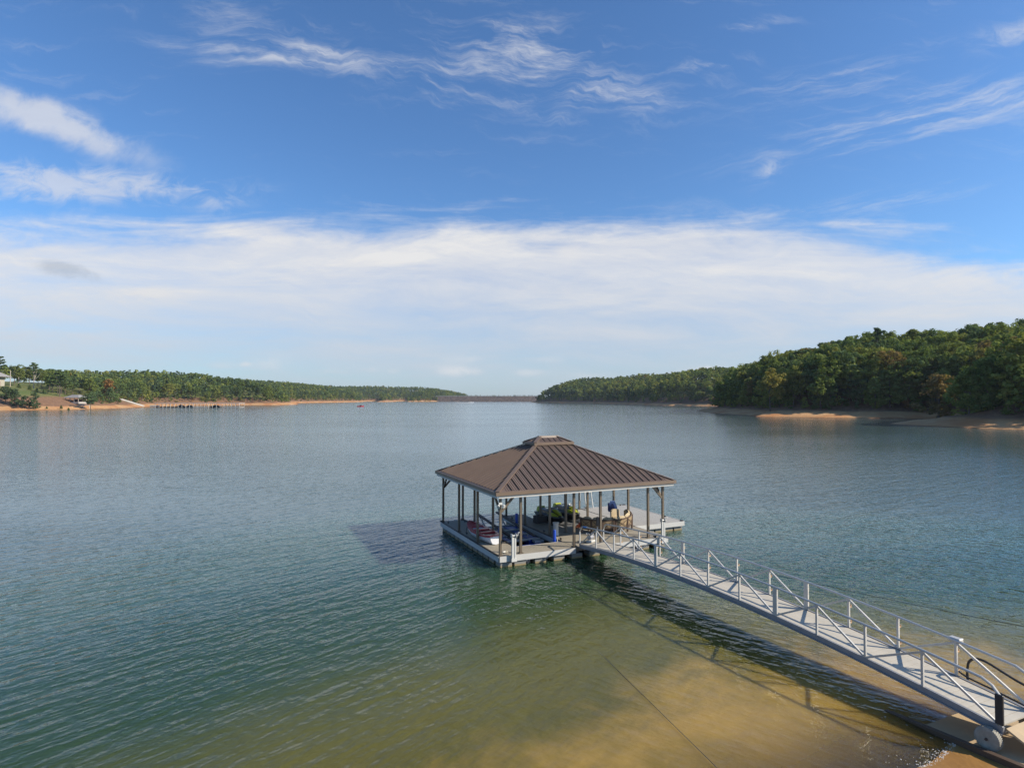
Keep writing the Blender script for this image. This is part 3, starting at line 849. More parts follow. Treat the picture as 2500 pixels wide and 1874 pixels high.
# posts
PTOP = 3.10
pm = MB(); pm.cbox((0, 0, (DECK + PTOP) / 2 + 0.01), (0.10, 0.10, PTOP - DECK + 0.02)); pm.cbox((0, 0, DECK + 0.02), (0.2, 0.2, 0.03))
PM = pm.mesh('post'); PM.materials.append(M_BRONZE)
POSTS = [(0.09, 0.12), (0.09, 2.88), (0.09, 5.56), (0.09, 8.22), (1.26, 3.75), (1.26, 6.35), (1.26, 8.22), (1.10, 0.16), (3.86, 0.16), (5.32, 0.16), (8.15, 0.22), (9.06, 0.22),
         (3.98, 8.22), (3.98, 5.68), (3.98, 2.80), (5.02, 2.97), (5.02, 5.84), (7.96, 5.6), (7.96, 8.22), (9.06, 3.16), (9.06, 4.56), (9.06, 8.36)]
for x, y in POSTS: obj('post', PM, None, dk, (x, y, 0))
def brace(p, q): MB().beam(p, q, 0.075, 0.10).build('knee_brace', M_BRONZE, dk)
zb, zt = 2.42, 3.07
for cx, cy, sx, sy in ((0.09, 0.12, 1, 1), (0.09, 8.22, 1, -1), (9.06, 0.22, -1, 1), (9.06, 8.36, -1, -1)):
    brace((cx + sx * 0.05, cy, zb), (cx + sx * 0.66, cy, zt)); brace((cx, cy + sy * 0.05, zb), (cx, cy + sy * 0.66, zt))
# header beams under the eaves
EX0, EX1, EY0, EY1, EZ = -0.20, 9.50, -0.18, 8.60, 3.30
for nm, x0, x1, y0, y1 in (('header_beam', 0.0, 9.16, 0.05, 0.21), ('header_beam', 0.0, 9.16, 8.16, 8.32), ('header_beam', 0.01, 0.17, 0.22, 8.15), ('header_beam', 8.98, 9.14, 0.22, 8.15),
                           ('header_beam', 3.90, 4.06, 0.22, 8.15)):
    MB().box(x0, x1, y0, y1, PTOP, 3.22).build(nm, M_WHITE, dk)
# white soffit board under the gutter on each side
for x0, x1, y0, y1 in ((EX0 + .09, EX1 - .09, EY0 + .01, EY0 + .045), (EX0 + .09, EX1 - .09, EY1 - .045, EY1 - .01), (EX0 + .01, EX0 + .048, EY0 + .05, EY1 - .05), (EX1 - .048, EX1 - .01, EY0 + .05, EY1 - .05)):
    MB().box(x0, x1, y0, y1, 3.055, 3.175).build('eave_board', M_FASCIA, dk)

# ---- roof: four slopes of standing seam panels with a raised cupola
SL = 0.44
roof = MB()
INS = 3.92                                                  # plan inset where the cupola starts
def slope_z(t): return EZ + SL * t
roof.loft([[(EX0 + .02, EY0 + .02, EZ - .06), (EX1 - .02, EY0 + .02, EZ - .06), (EX1 - .02, EY1 - .02, EZ - .06), (EX0 + .02, EY1 - .02, EZ - .06)],
           [(EX0 + INS, EY0 + INS, slope_z(INS) - .05), (EX1 - INS, EY0 + INS, slope_z(INS) - .05), (EX1 - INS, EY1 - INS, slope_z(INS) - .05), (EX0 + INS, EY1 - INS, slope_z(INS) - .05)]], caps=False)
roof = roof.build('roof', M_ROOF, dk)
def panels(x0, x1, y0, y1, z0, sl, inset, w, parent, prefix='roof_panel', ribh=0.06, base=0.0):
    """the four slopes over a rectangle up to a plan inset"""
    for side in range(4):
        o, d, n, ln = {0: ((x0, y0), (1, 0), (0, 1), x1 - x0), 1: ((x1, y0), (0, 1), (-1, 0), y1 - y0),
                       2: ((x1, y1), (-1, 0), (0, -1), x1 - x0), 3: ((x0, y1), (0, -1), (1, 0), y1 - y0)}[side]
        k = max(2, round(ln / w)); pw = ln / k
        def P(s, t, h): return (o[0] + d[0] * s + n[0] * t, o[1] + d[1] * s + n[1] * t, z0 + sl * t + h)
        T = lambda s: max(min(s, ln - s, inset), 0.0)
        for i in range(k):
            a, b = i * pw + 0.004, (i + 1) * pw - 0.004
            brk = [a] + [q for q in (inset, ln - inset, ln / 2) if a < q < b] + [b]
            m = MB()
            top = [P(s, T(s), 0.012) for s in reversed(brk)]; bot = [P(a, base, 0.012), P(b, base, 0.012)]
            poly = bot + top
            under = [(p[0], p[1], p[2] - 0.03) for p in poly]; q = len(poly)
            m.add(under + poly, [tuple(range(q - 1, -1, -1)), tuple(range(q, 2 * q))] + [(j, (j + 1) % q, q + (j + 1) % q, q + j) for j in range(q)])
            ta = T(i * pw) - 0.16
            if i > 0 and ta > base + 0.25:                  # the standing seam on this panel's edge
                m.beam(P(a + .02, base + 0.07, 0.012 + ribh / 2), P(a + .02, ta, 0.012 + ribh / 2), 0.036, ribh)
            for f in (0.36, 0.68):                          # two pencil ribs
                s = a + (b - a) * f; tt = T(s) - 0.14
                if tt > base + 0.3: m.beam(P(s, base + 0.07, 0.02), P(s, tt, 0.02), 0.03, 0.022)
            m.build(prefix, M_ROOF, parent)
panels(EX0, EX1, EY0, EY1, EZ, SL, INS, 0.37, roof)
def hip(p, q, parent): MB().beam(p, q, 0.20, 0.035).build('hip_cap', M_TRIM, parent)
for (ax, ay), (bx, by) in (((EX0, EY0), (1, 1)), ((EX1, EY0), (-1, 1)), ((EX1, EY1), (-1, -1)), ((EX0, EY1), (1, -1))):
    hip((ax + bx * .03, ay + by * .03, EZ + .045), (ax + bx * INS, ay + by * INS, slope_z(INS) + .045), roof)
# cupola
cu = 3.72
cx0, cx1, cy0, cy1 = EX0 + cu, EX1 - cu, EY0 + cu, EY1 - cu
cz = slope_z(cu) + 0.16
cup = MB(); hw = (cy1 - cy0) / 2 - 0.06
cup.box(cx0 + .2, cx1 - .2, cy0 + .2, cy1 - .2, cz - .22, cz - .02)
cup.loft([[(cx0 + .02, cy0 + .02, cz - .02), (cx1 - .02, cy0 + .02, cz - .02), (cx1 - .02, cy1 - .02, cz - .02), (cx0 + .02, cy1 - .02, cz - .02)],
          [(cx0 + hw, cy0 + hw, cz + SL * hw - .03), (cx1 - hw, cy0 + hw, cz + SL * hw - .03), (cx1 - hw, cy1 - hw, cz + SL * hw - .03), (cx0 + hw, cy1 - hw, cz + SL * hw - .03)]])
cup = cup.build('cupola_roof', M_ROOF, dk)
panels(cx0, cx1, cy0, cy1, cz, SL, hw, 0.34, cup, 'cupola_panel', 0.045)
for (ax, ay), (bx, by) in (((cx0, cy0), (1, 1)), ((cx1, cy0), (-1, 1)), ((cx1, cy1), (-1, -1)), ((cx0, cy1), (1, -1))):
    hip((ax + bx * .02, ay + by * .02, cz + .04), (ax + bx * hw, ay + by * hw, cz + SL * hw + .04), cup)
ym = (cy0 + cy1) / 2
MB().loft([[(x, ym - .14, cz + SL * hw - .02), (x, ym - .10, cz + SL * hw + .07), (x, ym + .10, cz + SL * hw + .07), (x, ym + .14, cz + SL * hw - .02)] for x in (cx0 + hw - .07, cx1 - hw + .07)]).build('ridge_cap', M_TRIM, cup)
# gutters, mitred as four pieces each
def gutters(x0, x1, y0, y1, z0, z1, w, parent, name):
    g = 0.002
    MB().box(x0 - w, x1 + w, y0 - w, y0 - g, z0, z1).build(name, M_TRIM, parent)
    MB().box(x0 - w, x1 + w, y1 + g, y1 + w, z0, z1).build(name, M_TRIM, parent)
    MB().box(x0 - w, x0 - g, y0 + g, y1 - g, z0, z1).build(name, M_TRIM, parent)
    MB().box(x1 + g, x1 + w, y0 + g, y1 - g, z0, z1).build(name, M_TRIM, parent)
gutters(EX0, EX1, EY0, EY1, EZ - .12, EZ + .03, 0.06, roof, 'gutter')
gutters(cx0, cx1, cy0, cy1, cz - .10, cz + .025, 0.05, cup, 'cupola_gutter')
# cleats, post boxes, lamps
def cleat(x, y, rz=0.0):
    b = MB(); b.cbox((0, 0, .03), (.08, .05, .06)); b.tube([(-.13, 0, .07), (-.08, 0, .075), (.08, 0, .075), (.13, 0, .07)], [.012, .018, .018, .012], 6)
    o = b.build('cleat', M_STEEL if x < 1 and y < 1 else M_BLACK, dk, loc=(x, y, DECK + .002)); o.rotation_euler = (0, 0, rz)
for x, y, a in ((0.22, 7.7, 1.57), (1.16, 7.6, 1.57), (0.45, 0.42, 0.2), (0.22, 4.75, 1.57), (3.98, 7.4, 1.57), (4.02, 3.5, 1.57), (3.98, 1.65, 1.57), (9.5, 8.35, 0), (12.1, 8.3, 0), (12.3, 4.1, 1.57), (8.5, 0.12, 0), (10.6, 8.36, 0)): cleat(x, y, a)
def postbox(x, y, z, w, d, h, m): MB().cbox((x, y, z), (w, d, h)).build('junction_box', m, dk, bevel=.01)
postbox(5.22, 0.24, 1.55, .10, .14, .42, MFR); postbox(5.20, 0.24, 1.05, .05, .06, .5, M_WHITE); postbox(9.0, 4.50, 1.75, .06, .12, .26, MFR); postbox(9.06, 8.27, 1.5, .05, .05, .9, M_STEEL)
for sx in (-1, 1):
    l = MB(); l.lathe([(0.03, 0), (0.05, .04), (0.075, .14), (0.07, .15), (0.0, .145)], n=12)
    o = l.build('flood_lamp', M_WHITE, dk, smooth=True, loc=(0.09 + sx * .09 - .04, 0.02, 2.74)); o.rotation_euler = (R(115), 0, R(25 * sx))
MB().cbox((0.06, 0.04, 2.80), (.16, .05, .10)).build('lamp_bracket', M_WHITE, dk)

# ================================================================== the gangway
M_STRING = mat('shaded_aluminium', (0.25, 0.25, 0.255), 0.5, metal=0.2, scale=3)  # darker copy of the aluminium, with the stringers' shade in its colour
GW, GL = 1.30, 17.02
def gz(s): return 0.565 + 0.099 * s - 0.00601 * s * s
gw = empty('gangway', dock(4.08, 0, 0), DA, 'long arched aluminium gangway with handrails from the beach to the covered dock', 'gangway')
# planks
sp = 0.163; npl = int(GL / sp)
plank = MB(); plank.box(0.06, GW - 0.06, -sp / 2 + .004, sp / 2 - .004, -.035, 0).mesh('plank')
PL = plank.mesh('plank'); PL.materials.append(M_PLANK)
for i in range(npl):
    s = sp * (i + .5); o = obj('plank', PL, None, gw, (0, -s, gz(s) + 0.06)); o.rotation_euler = (math.atan(-(0.099 - 2 * .00601 * s)), 0, 0)
for x in (0.0, GW):
    m = MB()
    for i in range(24):
        s0, s1 = GL * i / 24, GL * (i + 1) / 24
        m.beam((x, -s0, gz(s0)), (x, -s1, gz(s1)), 0.065, 0.15)
        m.beam((x + (-.05 if x == 0 else .05), -s0, gz(s0) - .07), (x + (-.05 if x == 0 else .05), -s1, gz(s1) - .07), 0.05, 0.03)
    m.build('stringer', M_STRING, gw)
m = MB()
for i in range(12): s = .7 + 1.4 * i; m.box(0.03, GW - .03, -s - .03, -s + .03, gz(s) - .08, gz(s) - .0)
m.build('cross_member', M_ALU, gw)
RH = 0.90
for side, x in ((0, 0.0), (1, GW)):
    for i in range(13):
        s = 1.4 * i if i < 12 else GL - 0.04
        wide = 0.15 if i in (4, 8) else 0.055
        top = RH if i not in (0, 12) else RH - .22
        MB().box(x - .025, x + .025, -s - wide / 2, -s + wide / 2, gz(s) + .06, gz(s) + top - .02).build('rail_post', M_ALU, gw)
        if side and 0 < i < 12:
            h = MB(); h.box(x + .026, x + .10, -s - .02, -s + .02, gz(s) + .18, gz(s) + .205); h.box(x + .085, x + .10, -s - .02, -s + .02, gz(s) + .206, gz(s) + .25)
            h.box(x + .026, x + .10, -s - .02, -s + .02, gz(s) + .62, gz(s) + .645); h.box(x + .085, x + .10, -s - .02, -s + .02, gz(s) + .646, gz(s) + .69)
            h.build('cable_hook', mat('hook_plastic', (.55, .35, .2), .6) if i == 1 else bpy.data.materials['hook_plastic'], gw)
        if i < 12:
            s2 = 1.4 * (i + 1) if i < 11 else GL - .06
            a, b = ((s + .03, gz(s) + .09), (s2 - .03, gz(s2) + RH - .06)) if i % 2 == 0 else ((s + .03, gz(s) + RH - .06), (s2 - .03, gz(s2) + .09))
            MB().beam((x, -a[0], a[1]), (x, -b[0], b[1]), 0.04, 0.05).build('diagonal_brace', M_ALU, gw)
    m = MB(); pts = [(x, -0.0, gz(0) + RH - .24), (x, -.16, gz(.16) + RH - .03)] + [(x, -s, gz(s) + RH) for s in np.linspace(.3, 16.62, 22)] + [(x, -16.82, gz(16.82) + RH - .07), (x, -17.0, gz(17.0) + RH - .26)]
    m.tube(pts, 0.033, 8).build('handrail', M_ALU, gw, smooth=True)
MB().tube([(0, -.34, gz(.34) + RH), (0, -.62, gz(.62) + RH)], .042, 8).build('blue_tape_wrap', mat('blue_tape', (.05, .22, .55), .5), gw)
# wheels at the shore end
for x in (-0.17, GW + .17):
    t = MB(); r, w = .238, .075
    t.lathe([(r * .55, -w), (r * .82, -w * 1.05), (r * .97, -w * .8), (r, -w * .3), (r, w * .3), (r * .97, w * .8), (r * .82, w * 1.05), (r * .55, w)], axis='x', n=32)
    wheel = t.build('wheel', mat('pale_tyre', (.30, .28, .23), .85, scale=7, var=.3) if x < 0 else bpy.data.materials['pale_tyre'], gw, smooth=True, loc=(x, -16.82, .295))
    k = MB()
    for i in range(40):
        a = 2 * math.pi * i / 40
        for sx in (-1, 1):
            c = (sx * w * .52, math.cos(a + sx * .04) * r, math.sin(a + sx * .04) * r)
            k.beam((c[0] - w * .3, c[1], c[2]), (c[0] + w * .3, c[1], c[2]), .020, .012, (0, math.cos(a), math.sin(a)))
    tag(k.build('tread', bpy.data.materials['pale_tyre'], wheel), kind='stuff')
    MB().lathe([(0.0, -w * .95), (r * .56, -w * .95), (r * .56, w * .95), (0, w * .95)], axis='x', n=24).build('wheel_disc', bpy.data.materials['pale_tyre'], wheel)
    MB().lathe([(0.0, -w - .03), (.025, -w - .03), (.03, -w * .9), (.055, -w * .93), (.055, w * .93), (.03, w * .9), (.025, w + .03), (0, w + .03)], axis='x', n=14).build('hub', mat('dark_hub', (.07, .05, .04), .6), wheel)
MB().tube([(-.2, -16.82, .295), (GW + .2, -16.82, .295)], .022, 8).build('axle', M_STEEL, gw)
# black sleeve on the end post and the hinged flap that lands on the ramp
MB().cbox((-.045, -16.97, gz(16.97) + .42), (.06, .15, .62)).build('post_sleeve', M_BLACK, gw, bevel=.01)
M_SANDY = mat('sandy_plank', (.44, .33, .20), .85, scale=3, var=.15)
e = gz(GL) + .05
MB().loft([[(x, -GL - .02, e), (x, -GL - .02, e - .05), (x, -GL - .62, .27), (x, -GL - .62, .30)] for x in (.05, GW - .05)]).build('landing_flap', M_SANDY, gw)
# junction box on the far rail
MB().cbox((GW + .07, -15.36, gz(15.4) + RH + .0), (.16, .26, .10)).build('junction_box', M_ALU, gw, bevel=.012)

# ================================================================== shore end
ramp = MB()                                                 # concrete slab: dock axes, local to its own empty
rp = empty('concrete_ramp', dock(3.72, -15.0, 0), DA, 'sandy concrete launching ramp under the shore end of the gangway', 'ramp')
prof = [(2.2, -.34), (.6, -.07), (-1.2, .035), (-3.0, .16), (-9.0, .62)]
ramp.loft([[(x, y, z) for y, z in prof] + [(x, y, z - .28) for y, z in reversed(prof)] for x in (0.0, 2.75)])
ramp.build('slab', mat('sandy_concrete', (.47, .335, .185), .9, scale=1.1, var=.16, bump=.01, bscale=20), rp)
MB().loft([[(x, y, z + h) for y, z, h in ((.2, -.045, -.2), (.2, -.045, .05), (-3.0, .16, .07), (-9, .62, .07), (-9, .62, -.2), (-3, .16, -.2))] for x in (-.13, -.004)]).build('slab_edge', mat('shaded_slab_face', (.095, .058, .034), .7, scale=4, var=.3, stretch=(1, .2, 1)), rp)  # slab's side face, its shade put into the dark colour

def hose(name, pts, r, m, label, cat, sub=8):
    """smooth line through dock-axis points, as a thing of its own"""
    P = [Vector(p) for p in pts]; Q = []
    for i in range(len(P) - 1):
        p0, p1, p2, p3 = P[max(i - 1, 0)], P[i], P[i + 1], P[min(i + 2, len(P) - 1)]
        for k in range(sub):
            t = k / sub
            Q.append(0.5 * (2 * p1 + (p2 - p0) * t + (2 * p0 - 5 * p1 + 4 * p2 - p3) * t * t + (3 * p1 - p0 - 3 * p2 + p3) * t ** 3))
    Q.append(P[-1]); b = Q[0]
    o = MB().tube([q - b for q in Q], r, 8).build(name, m, None, smooth=True)
    o.location = dock(*b); o.rotation_euler = (0, 0, DA)
    return tag(o, label, cat)
zz = lambda s, h: gz(s) + h
xr = 4.08 + GW + .09
hose('conduit_hose', [(xr, -15.36, zz(15.4, .84)), (xr, -15.38, zz(15.4, .3)), (xr, -15.5, zz(15.5, .12)), (xr, -16.2, zz(16.2, .09)), (xr, -17.0, zz(17, .06)), (xr + .1, -17.9, .36), (xr + .5, -19.2, .52)],
     .022, M_BLACK, 'thin black conduit from the junction box down along the far gangway edge', 'hose')
hose('water_hose', [(xr + .06, -15.58, zz(15.6, -.15)), (xr + .06, -15.56, zz(15.6, .22)), (xr + .08, -15.62, zz(15.6, .50)), (xr + .1, -15.9, zz(15.9, .62)), (xr + .14, -16.6, 1.02), (xr + .2, -17.5, .84), (xr + .3, -18.5, .66), (xr + .4, -19.6, .60)],
     .028, M_BLACK, 'thick black water hose arching up beside the far rail at the shore end', 'hose')
hose('coiled_hose', [(xr - .1, -17.2, .34), (xr - .12, -17.18, .60), (xr + .05, -17.4, .78), (xr + .5, -17.8, .72), (xr + .9, -18.5, .60)],
     .034, M_BLACK, 'short black hose loop rising at the foot of the gangway, right beside the ramp', 'hose')
# anchor cables
def cable(name, p, q, r, label):
    p, q = Vector(p), Vector(q); n = 14
    pts = [p.lerp(q, i / n) - Vector((0, 0, (.12 if name[0] == 'm' else 0) * math.sin(math.pi * i / n))) - p for i in range(n + 1)]
    o = MB().tube(pts, r, 6).build(name, M_STEEL_DARK, None, smooth=True); o.location = p
    return tag(o, label, 'cable')
M_STEEL_DARK = mat('dark_steel_cable', (.05, .045, .04), .5)
p1 = dock(0.55, -.12, .42)
cable('anchor_cable', (*at(1370, 1500, -.03), -.03), (*at(1850, 1970, .05), .05), .006, 'dark steel cable slanting through the shallow water in front of the dock')
cable('mooring_cable', (10.5, 24.6, .30), (20.5, 15.0, .35), .008, 'thin dark cable stretched over the water beyond the gangway at the right')

# foam along the beach
fo = MB(); rf = random.Random(5)
for i in range(420):
    u = rf.uniform(1.6, 3.6); base = -16.55 - .16 * (3.0 - u)
    v = base + .05 * math.sin(u * 9) + abs(rf.gauss(0, .10)) + (rf.random() < .06) * rf.uniform(.2, .6)
    p = dock(u, v, .008); r = rf.uniform(.005, .018)
    a = [(p.x + r * math.cos(t), p.y + r * math.sin(t), p.z) for t in (0, 1.26, 2.5, 3.77, 5.03)]
    fo.add(a + [(p.x, p.y, p.z + r * .6)], [(k, (k + 1) % 5, 5) for k in range(5)])
tag(fo.build('foam', mat('foam', (.62, .56, .48), .8)), 'white foam specks washing up on the sand beside the ramp', 'foam', kind='stuff')

# ================================================================== things on the dock
Z0 = DECK + 0.004
def on_dock(name, u, v, rz, label, cat, z=Z0, group=None):
    return empty(name, dock(u, v, z), DA + rz, label, cat, group)

# ---- red and white dinghy on the left finger (its own x runs from stern to bow)
M_RED = mat('red_gelcoat', (.36, .008, .022), .35, scale=2, var=.12)
M_HULL = mat('white_gelcoat', (.70, .70, .72), .35, scale=2, var=.05)
M_DKRED = mat('dark_red_liner', (.16, .012, .02), .5, scale=3, var=.2)
bt = on_dock('dinghy', 0.70, 2.02, R(93.5), 'small red and white dinghy lying on the left arm of the dock', 'dinghy')
st_ = [(0.0, .30, .30, .40), (.35, .42, .26, .36), (1.0, .50, .24, .34), (1.7, .50, .23, .36), (2.3, .41, .25, .42), (2.8, .25, .30, .50), (3.1, .05, .38, .56)]
rings = []
for x, hw, chine, sheer in st_:
    base = .0 if x < 2.4 else (x - 2.4) * .30
    rings.append([(x, -hw, sheer), (x, -hw * .93, sheer * .55 + base * .4), (x, -hw * .62, .05 + base), (x, 0, .01 + base), (x, hw * .62, .05 + base), (x, hw * .93, sheer * .55 + base * .4), (x, hw, sheer)])
MB().loft(rings).build('hull', M_HULL, bt, smooth=True)
rim = MB(); dk_ = []
for x, hw, chine, sheer in st_: dk_.append([(x, -hw - .03, sheer - .03), (x, -hw - .03, sheer + .035), (x, -max(hw - .13, .0), sheer + .05), (x, -max(hw - .15, .0), sheer - .02)])
rim.loft(dk_); rim.loft([[(a, -b, c) for a, b, c in reversed(r)] for r in dk_]); rim.build('gunwale', M_RED, bt, smooth=True)
MB().loft([[(x, -hw, s + .045), (x, hw, s + .045), (x, hw, s + .01), (x, -hw, s + .01)] for x, hw, _, s in ((2.15, .36, 0, .40), (2.6, .28, 0, .465), (3.05, .05, 0, .555))]).build('foredeck', M_RED, bt)
MB().loft([[(x, -hw, s + .045), (x, hw, s + .045), (x, hw, s + .01), (x, -hw, s + .01)] for x, hw, s in ((.03, .28, .395), (.50, .40, .36))]).build('stern_deck', M_RED, bt)
MB().box(.52, 2.13, -.34, .34, .365, .375).build('cockpit_liner', M_DKRED, bt)
for x in (.85, 1.55): MB().box(x, x + .24, -.37, .37, .376, .43).build('thwart', M_RED, bt)
hose('bow_rope', [(.50, 5.10, .98), (.36, 5.12, .72), (.28, 4.95, .55), (.22, 4.76, .57)], .014, M_BLACK, 'dark rope from the bow of the red dinghy to a cleat', 'rope')
hose('rope_tangle', [(.38, .52, .54), (.52, .40, .60), (.60, .55, .54), (.40, .60, .53), (.36, .42, .56), (.58, .36, .53)], .018, mat('pale_rope', (.55, .5, .38), .9), 'pale rope heaped on a cleat at the near corner of the dock', 'rope')

# ---- floating boat lift with blue tanks in the open slip
M_BLUE = mat('blue_plastic', (.010, .055, .30), .45, scale=1.6, var=.22)
M_BLUEP = mat('bright_blue_plastic', (.008, .06, .42), .4, scale=3)
lf = empty('boat_lift', dock(2.6, 1.5, 0.0), DA, 'empty floating boat lift with blue tanks and black bunks in the left slip', 'boat lift')
def tank(x0, x1, y0, y1, z0, z1):
    b = MB(); r = .09
    b.loft([[(x0 + r, y, z0), (x1 - r, y, z0), (x1, y, z0 + r), (x1, y, z1 - r), (x1 - r, y, z1), (x0 + r, y, z1), (x0, y, z1 - r), (x0, y, z0 + r)] for y in (y0, y1)])
    b.build('tank', M_BLUE, lf, smooth=True)
tank(-1.12, -.42, 1.9, 5.0, -.20, .30); tank(.36, 1.06, 1.6, 5.0, -.20, .30); tank(-1.12, 1.06, .25, 1.15, -.24, .18)
for k in range(4): MB().box(-1.0 + k * .01, .95, 1.5 + k * 1.15, 1.62 + k * 1.15, .305, .36).build('cross_beam', M_STEEL, lf)
for x in (-.62, .58):
    MB().beam((x, 1.4, .50), (x, 6.3, .86), .15, .07).build('bunk', M_BLACK, lf)
    for y in (2.2, 5.4): MB().beam((x, y, .35), (x, y + .1, .50 + (y - 1.4) * .073 - .03), .05, .05).build('bunk_bracket', M_STEEL, lf)
    MB().beam((x, 5.0, .34), (x, 6.0, .79), .05, .05).build('bunk_bracket', M_STEEL, lf)
MB().box(-.40, .34, 1.75, 4.9, .19, .29).build('walk_board', mat('grey_board', (.22, .22, .20), .8, scale=2, var=.2), lf)
MB().box(.50, 1.02, 1.2, 1.5, .20, .30).build('valve_box', M_STEEL, lf)
def guide(u, v, z0, z1, lab):
    b = MB(); b.lathe([(0, z0), (.075, z0), (.075, z1 - .03), (.06, z1), (0, z1)], n=14)
    o = b.build('guide_post', M_BLUEP, None, smooth=True); o.location = dock(u, v, 0); tag(o, lab, 'guide post', 'blue guide posts of the slip')
guide(3.62, 1.62, -.1, 1.02, 'blue guide post nearest the white bin, standing in the slip corner')
guide(3.66, 6.1, -.1, 1.05, 'blue guide post at the far right side of the slip beside a brown post')
guide(1.56, 3.6, -.1, .95, 'blue guide post on the left side of the slip behind the dinghy')
hose('slip_rope', [(3.86, 1.9, .5), (3.74, 1.62, .62), (3.70, 1.45, .38), (3.62, 1.36, .15)], .022, bpy.data.materials['pale_rope'], 'pale rope hanging over the slip edge beside the blue guide post', 'rope')

# ---- white bin, black crate
b_ = on_dock('bin', 4.22, 2.58, 0, 'white cylindrical bin standing on the slip edge by a brown post', 'bin')
MB().lathe([(0, 0), (.155, 0), (.16, .02), (.135, .12), (.135, .60), (.15, .62), (.15, .66), (0, .68)], n=20).build('body', M_WHITE, b_, smooth=True)
MB().lathe([(.151, .61), (.165, .615), (.165, .65), (.151, .655)], n=20).build('lid', M_WHITE, b_, smooth=True)
c_ = on_dock('crate', 4.62, 5.45, R(4), 'black plastic crate on the narrow finger beside the left jet ski', 'crate')
m = MB(); m.box(0, .62, 0, .04, 0, .40); m.box(0, .62, .41, .45, 0, .40); m.box(0, .04, .041, .409, 0, .40); m.box(.58, .62, .041, .409, 0, .40); m.box(.041, .579, .041, .409, 0.0, .03)
m.build('tub', M_BLACK, c_)
m = MB(); m.box(-.02, .64, -.02, .0, .36, .40); m.box(-.02, .64, .45, .47, .36, .40); m.build('rim', M_BLACK, c_)

# ---- jet skis on their floating ports
M_LIME = mat('lime_gelcoat', (.42, .46, .03), .35, scale=3, var=.1)
M_JBLK = mat('black_gelcoat', (.022, .022, .024), .3, scale=3)
M_JGRY = mat('grey_port', (.16, .16, .155), .75, scale=2, var=.2)
M_GLASS = mat('mirror_grey', (.55, .6, .65), .15, metal=.6)
def jet_ski(u, v, rz, label):
    r = on_dock('jet_ski', u, v, rz, label, 'jet ski', z=.33, group='jet skis on the floating ports')
    r.scale = (.9, .86, .84)
    secs = [(0.0, .42, .20, .50), (.6, .50, .12, .52), (1.4, .55, .08, .54), (2.0, .50, .08, .56), (2.5, .36, .14, .56), (2.85, .18, .26, .58), (3.05, .04, .40, .58)]
    rg_ = [[(x, -w, hi), (x, -w * .92, hi - .14), (x, -w * .55, lo), (x, 0, lo - .04), (x, w * .55, lo), (x, w * .92, hi - .14), (x, w, hi), (x, w * .5, hi + .05), (x, -w * .5, hi + .05)] for x, w, lo, hi in secs]
    MB().loft(rg_).build('hull', M_JBLK, r, smooth=True)
    bp = [[(x, -w - .02, z - .03), (x, w + .02, z - .03), (x, w + .02, z + .03), (x, -w - .02, z + .03)] for x, w, z in ((0, .42, .50), (1.4, .55, .54), (2.0, .50, .56), (2.5, .36, .56), (2.9, .15, .58))]
    MB().loft(bp).build('bumper_strip', M_JGRY, r)
    cow = [(1.45, .16, .62, .86), (1.7, .30, .58, .98), (2.05, .34, .58, .94), (2.45, .26, .60, .80), (2.8, .10, .60, .68)]
    MB().loft([[(x, -w, lo), (x, -w * .9, (lo + hi) / 2), (x, -w * .45, hi), (x, w * .45, hi), (x, w * .9, (lo + hi) / 2), (x, w, lo)] for x, w, lo, hi in cow]).build('hood', M_JBLK, r, smooth=True)
    for s in (-1, 1):
        MB().loft([[(x, s * (w + .012), lo), (x, s * (w * .94 + .02), lo + h), (x, s * (w * .94 - .03), lo + h), (x, s * (w - .04), lo)] for x, w, lo, h in ((1.55, .24, .62, .10), (1.95, .34, .60, .22), (2.35, .30, .60, .22), (2.72, .14, .62, .06))]).build('side_panel', M_LIME, r)
        MB().cbox((1.72, s * .36, .97), (.05, .13, .09)).build('mirror', M_GLASS, r, bevel=.01)
    MB().loft([[(x, -w, z), (x, w, z), (x, w * .7, z + .03), (x, -w * .7, z + .03)] for x, w, z in ((2.02, .20, .945), (2.4, .17, .83), (2.74, .07, .70))]).build('hood_stripe', M_LIME, r, smooth=True)
    st2 = [(.12, .18, .56, .76), (.35, .23, .56, .86), (.75, .22, .56, .80), (1.15, .19, .58, .82), (1.45, .15, .60, .80)]
    MB().loft([[(x, -w, lo), (x, -w * .85, hi - .04), (x, -w * .5, hi), (x, w * .5, hi), (x, w * .85, hi - .04), (x, w, lo)] for x, w, lo, hi in st2]).build('seat', M_JBLK, r, smooth=True)
    MB().loft([[(x, -w, lo), (x, -w * .9, hi), (x, w * .9, hi), (x, w, lo)] for x, w, lo, hi in ((-.02, .26, .54, .70), (.10, .27, .54, .90), (.30, .25, .60, .915), (.36, .22, .62, .88))]).build('tail_cover', M_LIME, r, smooth=True)
    h = MB(); h.tube([(1.52, -.42, 1.06), (1.62, -.2, 1.08), (1.66, 0, 1.03), (1.62, .2, 1.08), (1.52, .42, 1.06)], .026, 7); h.tube([(1.70, 0, .95), (1.66, 0, 1.04)], .05, 8)
    h.build('handlebar', M_JBLK, r, smooth=True)
    m2 = MB(); m2.loft([[(1.98, -.17, 1.0), (1.98, .17, 1.0), (2.02, .15, .98), (2.02, -.15, .98)], [(1.86, -.13, 1.10), (1.86, .13, 1.10), (1.89, .12, 1.10), (1.89, -.12, 1.10)]]); m2.build('windshield', M_GLASS, r)
    return r
